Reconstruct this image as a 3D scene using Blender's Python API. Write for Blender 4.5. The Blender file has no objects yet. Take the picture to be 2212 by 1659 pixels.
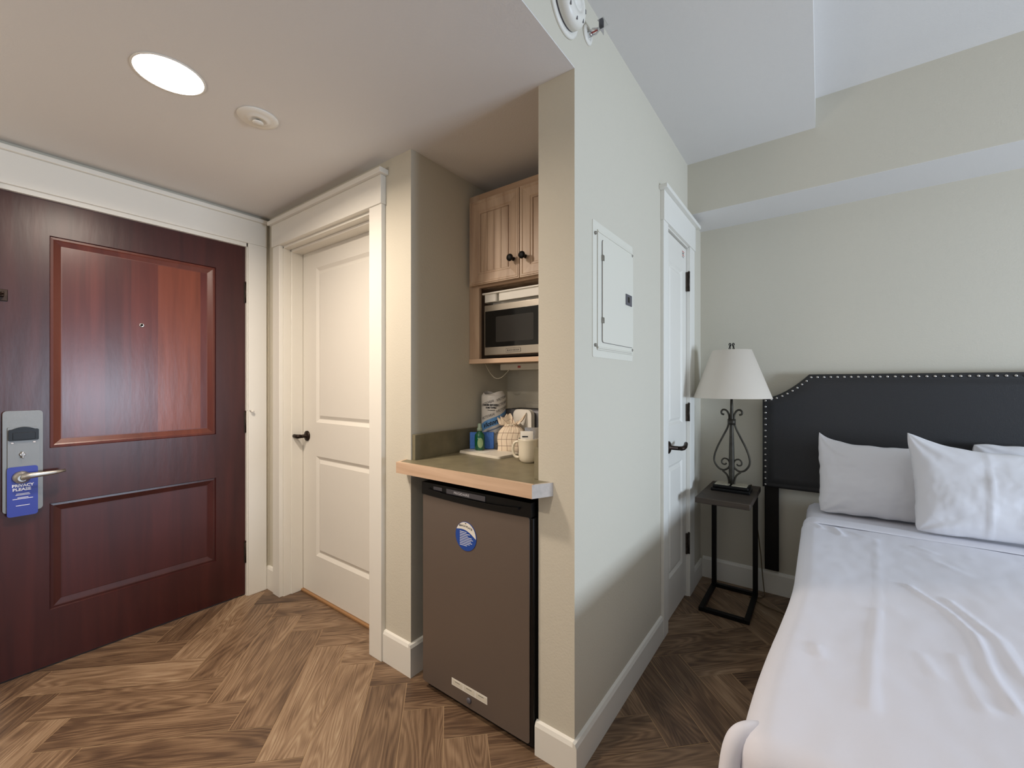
import bpy, bmesh, math, random
from math import sin, cos, pi, radians, sqrt, hypot, atan2
from mathutils import Vector, Matrix, noise

random.seed(7)
sc = bpy.context.scene
COL = sc.collection

# ---------------------------------------------------------------- camera
cam_d = bpy.data.cameras.new('camera')
cam = bpy.data.objects.new('camera', cam_d)
COL.objects.link(cam)
cam_d.sensor_width = 36.0
cam_d.sensor_fit = 'HORIZONTAL'
cam_d.lens = 907.0 / 2212.0 * 36.0
cam_d.clip_start = 0.02
cam.location = (0, 0, 1.234)
cam.rotation_euler = (radians(90), 0, radians(36.3))
sc.camera = cam

# ---------------------------------------------------------------- exposure, world, lights
sc.view_settings.view_transform = 'Standard'
sc.view_settings.look = 'None'
sc.view_settings.gamma = 1.0
sc.view_settings.use_curve_mapping = False
sc.view_settings.exposure = 0.14

w = bpy.data.worlds.new('world')
sc.world = w
w.use_nodes = True
w.node_tree.nodes['Background'].inputs[0].default_value = (0.75, 0.86, 1.0, 1)
w.node_tree.nodes['Background'].inputs[1].default_value = 0.6


def area(name, loc, rot, sx, sy, power, col, shape='RECTANGLE', spread=180):
    d = bpy.data.lights.new(name, 'AREA')
    d.shape = shape
    d.size = sx
    d.size_y = sy
    d.energy = power
    d.color = col
    d.spread = radians(spread)
    o = bpy.data.objects.new(name, d)
    COL.objects.link(o)
    o.location = loc
    o.rotation_euler = rot
    return o


# daylight through the bedroom's side window (in wall_right), then two added fills
area('window_daylight', (3.36, 1.40, 1.02), (0, radians(90), 0), 0.60, 1.0, 94, (0.67, 0.81, 1.0))
area('window_daylight_rear', (1.5, -2.56, 1.50), (radians(90), 0, 0), 1.9, 1.2, 4, (0.80, 0.90, 1.0))  # weak fill added behind the camera
area('hall_rear_uplight', (-1.65, -1.9, 1.2), (radians(150), 0, 0), 0.5, 0.5, 13, (1.0, 0.89, 0.80))  # unseen source, added to lift the hall ceiling
# the recessed ceiling lamp of the entry hall, plus an added one behind the camera
HALL = (1.0, 0.86, 0.72)
area('hall_downlight', (-1.69, 0.437, 2.218), (0, 0, 0), 0.17, 0.17, 18, HALL, 'DISK', 165)
area('hall_downlight_rear', (-1.20, -0.45, 2.218), (0, 0, 0), 0.17, 0.17, 15, HALL, 'DISK', 165)  # added to brighten the partition face, no fixture modelled

# ---------------------------------------------------------------- materials


def lin(c):
    out = []
    for v in c:
        v /= 255.0
        out.append(v / 12.92 if v <= 0.04045 else ((v + 0.055) / 1.055) ** 2.4)
    return tuple(out) + (1.0,)


def mat(name, rgb, rough=0.5, metal=0.0, bump=0.0, bscale=300.0, spec=None, coat=0.0, vary=0.0, vscale=4.0,
        trans=0.0, sub=0.0, emit=None, estr=0.0, stretch=(1, 1, 1), sheen=0.0):
    m = bpy.data.materials.new(name)
    m.use_nodes = True
    nt = m.node_tree
    b = nt.nodes['Principled BSDF']
    c = lin(rgb)
    b.inputs['Base Color'].default_value = c
    b.inputs['Roughness'].default_value = rough
    b.inputs['Metallic'].default_value = metal
    if spec is not None:
        b.inputs['Specular IOR Level'].default_value = spec
    b.inputs['Coat Weight'].default_value = coat
    b.inputs['Transmission Weight'].default_value = trans
    b.inputs['Sheen Weight'].default_value = sheen
    if emit:
        b.inputs['Emission Color'].default_value = tuple(emit) + (1,)
        b.inputs['Emission Strength'].default_value = estr
    tc = nt.nodes.new('ShaderNodeTexCoord')
    mp = nt.nodes.new('ShaderNodeMapping')
    mp.inputs['Scale'].default_value = stretch
    nt.links.new(tc.outputs['Object'], mp.inputs['Vector'])
    if vary > 0:
        n = nt.nodes.new('ShaderNodeTexNoise')
        n.inputs['Scale'].default_value = vscale
        n.inputs['Detail'].default_value = 5
        nt.links.new(mp.outputs[0], n.inputs['Vector'])
        r = nt.nodes.new('ShaderNodeValToRGB')
        r.color_ramp.elements[0].position = 0.3
        r.color_ramp.elements[1].position = 0.7
        r.color_ramp.elements[0].color = tuple(max(0, x * (1 - vary)) for x in c[:3]) + (1,)
        r.color_ramp.elements[1].color = tuple(min(1, x * (1 + vary)) for x in c[:3]) + (1,)
        nt.links.new(n.outputs['Fac'], r.inputs['Fac'])
        nt.links.new(r.outputs[0], b.inputs['Base Color'])
    if bump > 0:
        n2 = nt.nodes.new('ShaderNodeTexNoise')
        n2.inputs['Scale'].default_value = bscale
        n2.inputs['Detail'].default_value = 3
        nt.links.new(mp.outputs[0], n2.inputs['Vector'])
        bp = nt.nodes.new('ShaderNodeBump')
        bp.inputs['Strength'].default_value = bump
        bp.inputs['Distance'].default_value = 0.002
        nt.links.new(n2.outputs['Fac'], bp.inputs['Height'])
        nt.links.new(bp.outputs[0], b.inputs['Normal'])
    return m


def wood_mat(name, dark, light, rough, axis='Z', scale=1.0, coat=0.0, tone_strips=None):
    """straight grained wood running along one object axis"""
    m = mat(name, light, rough, coat=coat)
    nt = m.node_tree
    b = nt.nodes['Principled BSDF']
    tc = nt.nodes.new('ShaderNodeTexCoord')
    mp = nt.nodes.new('ShaderNodeMapping')
    s = [22 * scale] * 3
    s['XYZ'.index(axis)] = 1.6 * scale
    mp.inputs['Scale'].default_value = s
    n = nt.nodes.new('ShaderNodeTexNoise')
    n.inputs['Scale'].default_value = 1.0
    n.inputs['Detail'].default_value = 6
    n.inputs['Distortion'].default_value = 0.6
    r = nt.nodes.new('ShaderNodeValToRGB')
    r.color_ramp.elements[0].position = 0.32
    r.color_ramp.elements[1].position = 0.68
    r.color_ramp.elements[0].color = lin(dark)
    r.color_ramp.elements[1].color = lin(light)
    nt.links.new(tc.outputs['Object'], mp.inputs['Vector'])
    nt.links.new(mp.outputs[0], n.inputs['Vector'])
    nt.links.new(n.outputs['Fac'], r.inputs['Fac'])
    src = r.outputs[0]
    if tone_strips:
        # veneer strips across the panel (object Y), partly real, partly painted-in reflection
        sx = nt.nodes.new('ShaderNodeSeparateXYZ')
        nt.links.new(tc.outputs['Object'], sx.inputs[0])
        rr = nt.nodes.new('ShaderNodeValToRGB')
        rr.color_ramp.interpolation = 'CONSTANT'
        mr = nt.nodes.new('ShaderNodeMapRange')
        lo, hi, stops = tone_strips
        mr.inputs['From Min'].default_value = lo
        mr.inputs['From Max'].default_value = hi
        nt.links.new(sx.outputs['Y'], mr.inputs['Value'])
        nt.links.new(mr.outputs[0], rr.inputs['Fac'])
        el = rr.color_ramp.elements
        while len(el) < len(stops):
            el.new(0.5)
        for e, (p, c) in zip(el, stops):
            e.position = p
            e.color = (c[0], c[1], c[2], 1)
        mx = nt.nodes.new('ShaderNodeMix')
        mx.data_type = 'RGBA'
        mx.blend_type = 'MULTIPLY'
        mx.inputs[0].default_value = 1.0
        nt.links.new(src, mx.inputs[6])
        nt.links.new(rr.outputs[0], mx.inputs[7])
        src = mx.outputs[2]
    nt.links.new(src, b.inputs['Base Color'])
    return m


def floor_mat():
    m = bpy.data.materials.new('oak_look_floor_tile')
    m.use_nodes = True
    nt = m.node_tree
    N = nt.nodes.new
    L = nt.links.new
    b = nt.nodes['Principled BSDF']
    b.inputs['Roughness'].default_value = 0.42
    uv = N('ShaderNodeUVMap'); uv.uv_map = 'grain'
    rn = N('ShaderNodeUVMap'); rn.uv_map = 'tone'
    # cathedral figure: contour lines of a stretched noise field
    mp = N('ShaderNodeMapping'); mp.inputs['Scale'].default_value = (1.1, 8.5, 1)
    L(uv.outputs[0], mp.inputs[0])
    n1 = N('ShaderNodeTexNoise'); n1.inputs['Scale'].default_value = 1.0
    n1.inputs['Detail'].default_value = 1.6; n1.inputs['Distortion'].default_value = 0.35
    L(mp.outputs[0], n1.inputs['Vector'])
    mu = N('ShaderNodeMath'); mu.operation = 'MULTIPLY'; mu.inputs[1].default_value = 150.0
    L(n1.outputs['Fac'], mu.inputs[0])
    si = N('ShaderNodeMath'); si.operation = 'SINE'
    L(mu.outputs[0], si.inputs[0])
    s01 = N('ShaderNodeMath'); s01.operation = 'MULTIPLY_ADD'; s01.inputs[1].default_value = 0.5; s01.inputs[2].default_value = 0.5
    L(si.outputs[0], s01.inputs[0])
    # fine pore streaks
    mp2 = N('ShaderNodeMapping'); mp2.inputs['Scale'].default_value = (9, 190, 1)
    L(uv.outputs[0], mp2.inputs[0])
    n2 = N('ShaderNodeTexNoise'); n2.inputs['Scale'].default_value = 1.0; n2.inputs['Detail'].default_value = 3
    L(mp2.outputs[0], n2.inputs['Vector'])
    # broad tone patches
    mp3 = N('ShaderNodeMapping'); mp3.inputs['Scale'].default_value = (2.6, 16, 1)
    L(uv.outputs[0], mp3.inputs[0])
    n3 = N('ShaderNodeTexNoise'); n3.inputs['Scale'].default_value = 1.0; n3.inputs['Detail'].default_value = 4
    n3.inputs['Distortion'].default_value = 0.8
    L(mp3.outputs[0], n3.inputs['Vector'])
    def mad(a, k, c):
        q = N('ShaderNodeMath'); q.operation = 'MULTIPLY_ADD'; q.inputs[1].default_value = k
        L(a, q.inputs[0])
        if isinstance(c, float): q.inputs[2].default_value = c
        else: L(c, q.inputs[2])
        return q.outputs[0]
    sx = N('ShaderNodeSeparateXYZ'); L(rn.outputs[0], sx.inputs[0])
    v = mad(s01.outputs[0], 0.17, -0.36)
    v = mad(n2.outputs['Fac'], 0.46, v)
    v = mad(n3.outputs['Fac'], 0.78, v)
    v = mad(sx.outputs[0], 0.32, v)
    cr = N('ShaderNodeValToRGB')
    e = cr.color_ramp.elements
    e[0].position = 0.12; e[0].color = lin((66, 48, 36))
    e[1].position = 0.95; e[1].color = lin((176, 154, 126))
    for p, c in ((0.34, (94, 72, 54)), (0.52, (122, 97, 74)), (0.72, (150, 124, 98))):
        q = e.new(p); q.color = lin(c)
    L(v, cr.inputs['Fac'])
    L(cr.outputs[0], b.inputs['Base Color'])
    bp = N('ShaderNodeBump'); bp.inputs['Strength'].default_value = 0.25; bp.inputs['Distance'].default_value = 0.001
    L(v, bp.inputs['Height']); L(bp.outputs[0], b.inputs['Normal'])
    return m


def check_mat():
    m = mat('checked_cotton', (226, 208, 184), 0.9)
    nt = m.node_tree
    b = nt.nodes['Principled BSDF']
    uv = nt.nodes.new('ShaderNodeUVMap'); uv.uv_map = 'UVMap'
    br = nt.nodes.new('ShaderNodeTexBrick')
    br.offset = 0.0
    br.inputs['Color1'].default_value = lin((232, 214, 190))
    br.inputs['Color2'].default_value = lin((224, 206, 182))
    br.inputs['Mortar'].default_value = lin((120, 92, 74))
    br.inputs['Scale'].default_value = 1.0
    br.inputs['Mortar Size'].default_value = 0.0011
    br.inputs['Mortar Smooth'].default_value = 0.3
    br.inputs['Brick Width'].default_value = 0.026
    br.inputs['Row Height'].default_value = 0.030
    nt.links.new(uv.outputs[0], br.inputs['Vector'])
    nt.links.new(br.outputs['Color'], b.inputs['Base Color'])
    return m


PAINT = mat('wall_paint_beige', (206, 200, 184), 0.85, bump=0.35, bscale=170)
CEIL = mat('ceiling_paint', (222, 219, 215), 0.9, bump=0.3, bscale=150)
SOFF = PAINT
WHITE = mat('trim_white_gloss', (234, 231, 222), 0.38, bump=0.06, bscale=60)
DOORW = mat('door_white_satin', (230, 226, 216), 0.42, bump=0.12, bscale=260, stretch=(1, 1, 0.25))
MAHOG = wood_mat('mahogany_stain', (54, 24, 24), (70, 32, 30), 0.32, 'Z', 0.8)
MAHOGM = wood_mat('mahogany_moulding', (84, 36, 26), (104, 48, 34), 0.34, 'Z', 0.8)
MAHOGL = wood_mat('mahogany_lower_veneer', (58, 24, 25), (74, 31, 30), 0.36, 'Z', 0.8)
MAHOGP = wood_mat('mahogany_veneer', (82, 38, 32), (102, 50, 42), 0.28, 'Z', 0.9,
                  tone_strips=(-0.60, 0.60, [(0.0, (1.0, .98, 1.02)), (0.386, (0.80, 0.80, 0.86)), (0.461, (1.0, 0.92, 0.86)),
                                        (0.548, (1.55, 1.62, 1.12)), (0.700, (0.95, 0.85, 0.98))]))  # purple against orange carries the room's reflection in the colour
for mm_ in (MAHOGP, MAHOG):
    nt_ = mm_.node_tree
    b_ = nt_.nodes['Principled BSDF']
    b_.inputs['Specular IOR Level'].default_value = 0.42
    tc_ = nt_.nodes.new('ShaderNodeTexCoord'); mp_ = nt_.nodes.new('ShaderNodeMapping')
    mp_.inputs['Scale'].default_value = (30, 30, 7)
    n_ = nt_.nodes.new('ShaderNodeTexNoise'); n_.inputs['Scale'].default_value = 1.0; n_.inputs['Detail'].default_value = 5
    bp_ = nt_.nodes.new('ShaderNodeBump'); bp_.inputs['Strength'].default_value = 0.35; bp_.inputs['Distance'].default_value = 0.0012
    nt_.links.new(tc_.outputs['Object'], mp_.inputs['Vector']); nt_.links.new(mp_.outputs[0], n_.inputs['Vector'])
    nt_.links.new(n_.outputs['Fac'], bp_.inputs['Height']); nt_.links.new(bp_.outputs[0], b_.inputs['Normal'])
BRONZE = mat('oil_rubbed_bronze', (52, 42, 36), 0.42, 0.85, vary=0.3, vscale=30)
HINGE = mat('aged_bronze_hinge', (78, 69, 61), 0.45, 0.6, vary=0.3, vscale=60)
NICKEL = mat('brushed_nickel', (168, 166, 162), 0.34, 0.9, bump=0.15, bscale=200, stretch=(1, 1, 12))
CHROME = mat('polished_chrome', (215, 215, 218), 0.15, 1.0)
BLACKP = mat('black_plastic', (9, 9, 10), 0.38, spec=0.3)
NICKELP = mat('satin_nickel_plate', (132, 131, 128), 0.42, 0.8, bump=0.15, bscale=200, stretch=(1, 1, 12))
BLACKM = mat('black_metal', (20, 19, 19), 0.45, 0.6, vary=0.2, vscale=20)
GREYSTL = mat('dark_stainless_door', (118, 106, 97), 0.40, 0.45, bump=0.05, bscale=400)
MAPLE = wood_mat('washed_maple', (164, 136, 112), (200, 174, 148), 0.42, 'Z', 1.0)
MAPLEH = wood_mat('washed_maple_rail', (160, 128, 102), (192, 162, 134), 0.42, 'X', 1.0)
EDGEW = wood_mat('maple_counter_edge', (194, 162, 134), (220, 190, 162), 0.4, 'X', 1.2)
LAMIN = mat('olive_laminate', (124, 116, 92), 0.42, vary=0.16, vscale=14, bump=0.1, bscale=300)
STEEL = mat('microwave_steel', (176, 168, 156), 0.34, 0.8, bump=0.05, bscale=300)
GLASSB = mat('black_glass', (9, 9, 10), 0.06)
MESHG = mat('microwave_window_mesh', (40, 38, 36), 0.22)
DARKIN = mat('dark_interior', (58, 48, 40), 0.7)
PLWH = mat('white_plastic', (232, 228, 218), 0.4)
PLIV = mat('ivory_plastic', (218, 212, 196), 0.5)
MUGM = mat('cream_glazed_ceramic', (226, 216, 194), 0.22, coat=0.4)
BOARD = mat('white_cutting_board', (222, 214, 198), 0.5, bump=0.1, bscale=500)
SPONGE = mat('blue_sponge', (84, 134, 220), 0.9, bump=0.8, bscale=600, vary=0.15, vscale=200)
SOAP = mat('green_dish_soap', (10, 92, 62), 0.15, coat=0.5)
SOAPCAP = mat('pale_green_cap', (150, 170, 150), 0.4)
LABELG = mat('pale_green_label', (150, 178, 130), 0.5)
PAPER = mat('paper_towel_wrap', (216, 212, 206), 0.35, coat=0.4, bump=0.4, bscale=40)
BLUEB = mat('wrap_blue_band', (96, 150, 206), 0.4)
INK = mat('black_ink', (16, 18, 26), 0.6)
GREYINK = mat('grey_ink', (150, 147, 144), 0.6)
WHINK = mat('white_ink', (226, 226, 232), 0.6)
REDINK = mat('red_ink', (190, 90, 84), 0.6)
TAGB = mat('blue_card', (44, 60, 150), 0.45)
MAGB = mat('blue_magnet_print', (30, 72, 156), 0.4)
CHECK = check_mat()
TOAST = mat('grey_toaster_shell', (124, 124, 128), 0.4, 0.3)
FOIL = mat('foil_packet', (190, 190, 192), 0.22, 0.9, bump=0.6, bscale=120)
PANELM = mat('panel_enamel', (222, 218, 204), 0.4)
SCREW = mat('zinc_screw', (150, 146, 138), 0.35, 0.9)
GREYP = mat('grey_plastic', (88, 86, 92), 0.45)
DARKW = wood_mat('dark_rustic_wood', (42, 35, 29), (72, 60, 49), 0.55, 'X', 1.4)
LEATH = mat('charcoal_upholstery', (37, 37, 39), 0.55, bump=0.5, bscale=420)
NAIL = mat('nickel_nailhead', (196, 192, 186), 0.25, 1.0)
SHEET = mat('white_cotton_sheet', (222, 221, 229), 0.9, bump=0.12, bscale=900, sheen=0.1)
PILLOW = mat('white_cotton_pillowcase', (218, 217, 220), 0.9, bump=0.15, bscale=700, sheen=0.1)
SHADE = mat('linen_lampshade', (226, 216, 202), 0.9, bump=0.3, bscale=500)
IRON = mat('wrought_iron', (66, 62, 54), 0.5, 0.6, vary=0.35, vscale=25)
TILEM = mat('mottled_stone_tile', (168, 160, 140), 0.3, vary=0.3, vscale=60)
CORDM = mat('brown_cord', (96, 78, 48), 0.6)
CORDW = mat('white_cord', (206, 198, 178), 0.6)
GLOW = mat('lamp_lens', (255, 244, 232), 0.4, emit=(1.0, 0.90, 0.80), estr=14.0)
THRES = mat('oak_threshold', (158, 118, 78), 0.5)
GROUT = mat('tan_grout', (168, 140, 108), 0.9)
FLOORM = floor_mat()

# ---------------------------------------------------------------- mesh helpers


class MB:
    def __init__(self):
        self.bm = bmesh.new()
        self.mats = []
        self.uvs = None

    def mi(self, m):
        if m is None:
            return 0
        if m not in self.mats:
            self.mats.append(m)
        return self.mats.index(m)

    def _face(self, vs, mi, smooth=False):
        try:
            f = self.bm.faces.new(vs)
            f.material_index = mi
            f.smooth = smooth
            return f
        except ValueError:
            return None

    def box(self, x0, x1, y0, y1, z0, z1, bev=0.0, m=None, seg=2, M=None):
        if x0 > x1: x0, x1 = x1, x0
        if y0 > y1: y0, y1 = y1, y0
        if z0 > z1: z0, z1 = z1, z0
        mi = self.mi(m)
        vs = [self.bm.verts.new(p) for p in ((x0, y0, z0), (x1, y0, z0), (x1, y1, z0), (x0, y1, z0),
                                             (x0, y0, z1), (x1, y0, z1), (x1, y1, z1), (x0, y1, z1))]
        fs = [self._face([vs[i] for i in q], mi) for q in ((0, 3, 2, 1), (4, 5, 6, 7), (0, 1, 5, 4), (1, 2, 6, 5), (2, 3, 7, 6), (3, 0, 4, 7))]
        if bev > 0:
            es = list({e for f in fs for e in f.edges})
            r = bmesh.ops.bevel(self.bm, geom=es, offset=bev, segments=seg, profile=0.6, affect='EDGES', clamp_overlap=True)
            vs = list({v for f in r['faces'] for v in f.verts} | {v for v in vs if v.is_valid})
            for f in r['faces']:
                f.material_index = mi
                f.smooth = True
        if M is not None:
            bmesh.ops.transform(self.bm, matrix=M, verts=[v for v in vs if v.is_valid])
        return self

    def prism(self, pts, fn, a, b, m=None, smooth=False):
        """pts: 2D outline; fn(u,v,w)->3D; extruded from w=a to w=b"""
        mi = self.mi(m)
        A = [self.bm.verts.new(fn(u, v, a)) for u, v in pts]
        B = [self.bm.verts.new(fn(u, v, b)) for u, v in pts]
        n = len(pts)
        self._face(A[::-1], mi)
        self._face(B, mi)
        for i in range(n):
            self._face([A[i], A[(i + 1) % n], B[(i + 1) % n], B[i]], mi, smooth)
        return self

    def rings(self, loops, m=None, smooth=True, cap=(True, True), closed=True):
        mi = self.mi(m)
        R = [[self.bm.verts.new(p) for p in lp] for lp in loops]
        n = len(R[0])
        for a, b in zip(R[:-1], R[1:]):
            for i in range(n if closed else n - 1):
                self._face([a[i], a[(i + 1) % n], b[(i + 1) % n], b[i]], mi, smooth)
        if cap[0]: self._face(R[0][::-1], mi)
        if cap[1]: self._face(R[-1], mi)
        return self

    def lathe(self, prof, c, axis='Z', n=32, m=None, smooth=True, cap=(True, True), sx=1.0):
        """prof: list of (radius, height)"""
        loops = []
        for r, h in prof:
            lp = []
            for i in range(n):
                a = 2 * pi * i / n
                u, v = r * cos(a) * sx, r * sin(a)
                if axis == 'Z': p = (c[0] + u, c[1] + v, c[2] + h)
                elif axis == 'X': p = (c[0] + h, c[1] + u, c[2] + v)
                elif axis == '-Y': p = (c[0] + u, c[1] - h, c[2] + v)
                else: p = (c[0] + v, c[1] + h, c[2] + u)
                lp.append(p)
            loops.append(lp)
        return self.rings(loops, m, smooth, cap)

    def tube(self, pts, r, n=10, m=None, cap=True, flat=1.0):
        P = [Vector(p) for p in pts]
        rs = r if isinstance(r, (list, tuple)) else [r] * len(P)
        loops = []
        up = None
        for i, p in enumerate(P):
            t = (P[min(i + 1, len(P) - 1)] - P[max(i - 1, 0)]).normalized()
            if up is None:
                up = Vector((0, 0, 1)) if abs(t.z) < 0.9 else Vector((1, 0, 0))
                s = t.cross(up).normalized()
                up = s.cross(t).normalized()
            else:
                s = t.cross(up)
                if s.length < 1e-6: s = t.orthogonal()
                s.normalize()
                up = s.cross(t).normalized()
            loops.append([tuple(p + (s * cos(2 * pi * k / n) * flat + up * sin(2 * pi * k / n)) * rs[i]) for k in range(n)])
        return self.rings(loops, m, True, (cap, cap))

    def grid(self, fn, nu, nv, m=None, smooth=True, uv=None):
        mi = self.mi(m)
        V = [[self.bm.verts.new(fn(i / nu, j / nv)) for j in range(nv + 1)] for i in range(nu + 1)]
        lay = (self.bm.loops.layers.uv.get('UVMap') or self.bm.loops.layers.uv.new('UVMap')) if uv else None
        for i in range(nu):
            for j in range(nv):
                f = self._face([V[i][j], V[i + 1][j], V[i + 1][j + 1], V[i][j + 1]], mi, smooth)
                if f and uv:
                    for lp, (a, b) in zip(f.loops, ((i, j), (i + 1, j), (i + 1, j + 1), (i, j + 1))):
                        lp[lay].uv = uv(a / nu, b / nv)
        return self

    def text(self, s, size, fn, m, weight=0.0, align='CENTER', width=None):
        """lettering mapped through fn(u, v)->3D"""
        cu = bpy.data.curves.new('t', 'FONT')
        cu.body = s
        cu.size = size
        cu.align_x = align
        cu.offset = weight
        cu.resolution_u = 2
        o = bpy.data.objects.new('t', cu)
        COL.objects.link(o)
        dg = bpy.context.evaluated_depsgraph_get()
        dg.update()
        me = bpy.data.meshes.new_from_object(o.evaluated_get(dg))
        xs = [v.co.x for v in me.vertices] or [0]
        k = 1.0
        if width:
            k = width / max(1e-6, max(xs) - min(xs))
        mi = self.mi(m)
        vs = [self.bm.verts.new(fn(v.co.x * k, v.co.y)) for v in me.vertices]
        for p in me.polygons:
            self._face([vs[i] for i in p.vertices], mi)
        bpy.data.objects.remove(o)
        bpy.data.curves.remove(cu)
        bpy.data.meshes.remove(me)
        return self

    def build(self, name, material=None, parent=None, origin=None, label=None, recalc=True, **kw):
        bm = self.bm
        if recalc:
            bmesh.ops.recalc_face_normals(bm, faces=bm.faces)
        if parent is not None:
            org = WORLD[parent.name]
        elif origin is not None:
            org = Vector(origin)
        else:
            xs = [v.co for v in bm.verts]
            org = Vector(((min(v.x for v in xs) + max(v.x for v in xs)) / 2, (min(v.y for v in xs) + max(v.y for v in xs)) / 2, min(v.z for v in xs)))
        for v in bm.verts:
            v.co -= org
        me = bpy.data.meshes.new(name)
        bm.to_mesh(me)
        bm.free()
        o = bpy.data.objects.new(name, me)
        COL.objects.link(o)
        if material is not None and not self.mats:
            me.materials.append(material)
        for mm in self.mats:
            me.materials.append(mm)
        if parent is not None:
            o.parent = parent
            WORLD[o.name] = org
        else:
            o.location = org
            WORLD[o.name] = org
        if label: o['label'] = label
        for k, v in kw.items():
            o[k] = v
        return o


WORLD = {}


def thing(name, loc, label=None, category=None, group=None, kind=None):
    o = bpy.data.objects.new(name, None)
    o.empty_display_size = 0.05
    COL.objects.link(o)
    o.location = loc
    WORLD[o.name] = Vector(loc)
    if label: o['label'] = label
    if category: o['category'] = category
    if group: o['group'] = group
    if kind: o['kind'] = kind
    return o


def tag(o, label, category, group=None):
    o['label'] = label
    o['category'] = category
    if group: o['group'] = group
    return o


def struct(mb, name, material=None, parent=None):
    if parent is None:
        return mb.build(name, material, kind='structure')
    return mb.build(name, material, parent)


def bx(*a, **k):
    return MB().box(*a, **k)


def slab(mb, fn, W, H, panels, profile, T, mat_frame=None, mat_panel=None, mat_ring=None):
    """door slab in local (u,v,n): front face at n=0, panels sunk by the profile [(inset, depth), ...]"""
    us = sorted({0.0, W} | {p[0] for p in panels} | {p[1] for p in panels})
    vs_ = sorted({0.0, H} | {p[2] for p in panels} | {p[3] for p in panels})
    bm = mb.bm
    mf = mb.mi(mat_frame); mp = mb.mi(mat_panel) if (mat_panel and not isinstance(mat_panel, list)) else mf
    mrg = mb.mi(mat_ring) if (mat_ring and not isinstance(mat_ring, list)) else mf
    cache = {}
    def V(u, v, n):
        k = (round(u, 5), round(v, 5), round(n, 5))
        if k not in cache: cache[k] = bm.verts.new(fn(u, v, n))
        return cache[k]
    for i in range(len(us) - 1):
        for j in range(len(vs_) - 1):
            cu, cv = (us[i] + us[i + 1]) / 2, (vs_[j] + vs_[j + 1]) / 2
            if any(p[0] < cu < p[1] and p[2] < cv < p[3] for p in panels): continue
            mb._face([V(us[i], vs_[j], 0), V(us[i + 1], vs_[j], 0), V(us[i + 1], vs_[j + 1], 0), V(us[i], vs_[j + 1], 0)], mf)
    for pi_, p in enumerate(panels):
        if isinstance(mat_panel, list): mp = mb.mi(mat_panel[pi_])
        if isinstance(mat_ring, list): mrg = mb.mi(mat_ring[pi_])
        prev = None
        for k, (ins, dep) in enumerate([(0, 0)] + profile):
            ring = [V(p[0] + ins, p[2] + ins, -dep), V(p[1] - ins, p[2] + ins, -dep), V(p[1] - ins, p[3] - ins, -dep), V(p[0] + ins, p[3] - ins, -dep)]
            if prev:
                for q in range(4):
                    mb._face([prev[q], prev[(q + 1) % 4], ring[(q + 1) % 4], ring[q]], mrg if k > 1 else mf)
            prev = ring
        mb._face(prev, mp)
    # sides and back
    B = [V(0, 0, -T), V(W, 0, -T), V(W, H, -T), V(0, H, -T)]
    mb._face(B[::-1], mf)
    edges = [[(u, 0.0) for u in us], [(W, v) for v in vs_], [(u, H) for u in us[::-1]], [(0.0, v) for v in vs_[::-1]]]
    for e, (a, b) in zip(edges, ((0, 1), (1, 2), (2, 3), (3, 0))):
        front = [V(u, v, 0) for u, v in e]
        mb._face(front[::-1] + [B[a], B[b]], mf)
    return mb


# ================================================================= THE ROOM
XL, XP, XR = -2.70, -0.625, 3.40        # entry-door wall, panel wall, window wall
YB, YF, YR = 1.18, 2.91, -2.60          # kitchenette wall, headboard wall, rear wall
ZH, ZL, ZT = 2.23, 2.51, 2.655          # hall ceiling, low and high bedroom ceiling
NX0, NX1, NY = -1.398, -0.76, 1.86      # niche

# floor: herringbone of oak-look tiles, 15 x 60 cm, laid at 45 degrees
def make_floor():
    mb = MB()
    bm = mb.bm
    wd = 0.1513
    p0, q0 = -0.318, 1.1755
    ug = bm.loops.layers.uv.new('grain')
    ut = bm.loops.layers.uv.new('tone')
    r2 = sqrt(2)
    g = 0.0015
    def plank(pa, pb, qa, qb, vert):
        cs = [(pa + g, qa + g), (pb - g, qa + g), (pb - g, qb - g), (pa + g, qb - g)]
        cx, cy = (pa + pb) / 2, (qa + qb) / 2
        X, Y = (cx - cy) / r2, (cx + cy) / r2
        if not (-3.2 < X < 3.9 and -3.1 < Y < 3.4): return
        off = (random.uniform(0, 60), random.uniform(0, 60)); tone = random.random(); fl = random.choice((-1, 1))
        f = bm.faces.new([bm.verts.new(((p - q) / r2, (p + q) / r2, 0.0)) for p, q in cs])
        for lp, (p, q) in zip(f.loops, cs):
            a, b = (q - qa, p - pa) if vert else (p - pa, q - qa)
            lp[ug].uv = (fl * a + off[0], b + off[1])
            lp[ut].uv = (tone, tone)
    n = 44
    for i in range(-n, n):
        for j in range(-n, n):
            k = (i + j) % 8
            if k == 0:
                plank(p0 + i * wd, p0 + (i + 1) * wd, q0 + j * wd, q0 + (j + 4) * wd, True)
            if k == 4:
                plank(p0 + i * wd, p0 + (i + 4) * wd, q0 + j * wd, q0 + (j + 1) * wd, False)
    for co, no in (((-2.84, 0, 0), (-1, 0, 0)), ((XR + 0.1, 0, 0), (1, 0, 0)), ((0, YR - 0.1, 0), (0, -1, 0)), ((0, YF + 0.08, 0), (0, 1, 0))):
        bmesh.ops.bisect_plane(bm, geom=bm.verts[:] + bm.edges[:] + bm.faces[:], plane_co=co, plane_no=no, clear_outer=True)
    mb.mats = [FLOORM]
    gi = mb.mi(GROUT)
    mb.box(-2.84, XR + 0.1, YR - 0.1, YF + 0.08, -0.08, -0.0012, m=GROUT)
    o = mb.build('floor', None, kind='structure', recalc=False)
    return o


make_floor()

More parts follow.
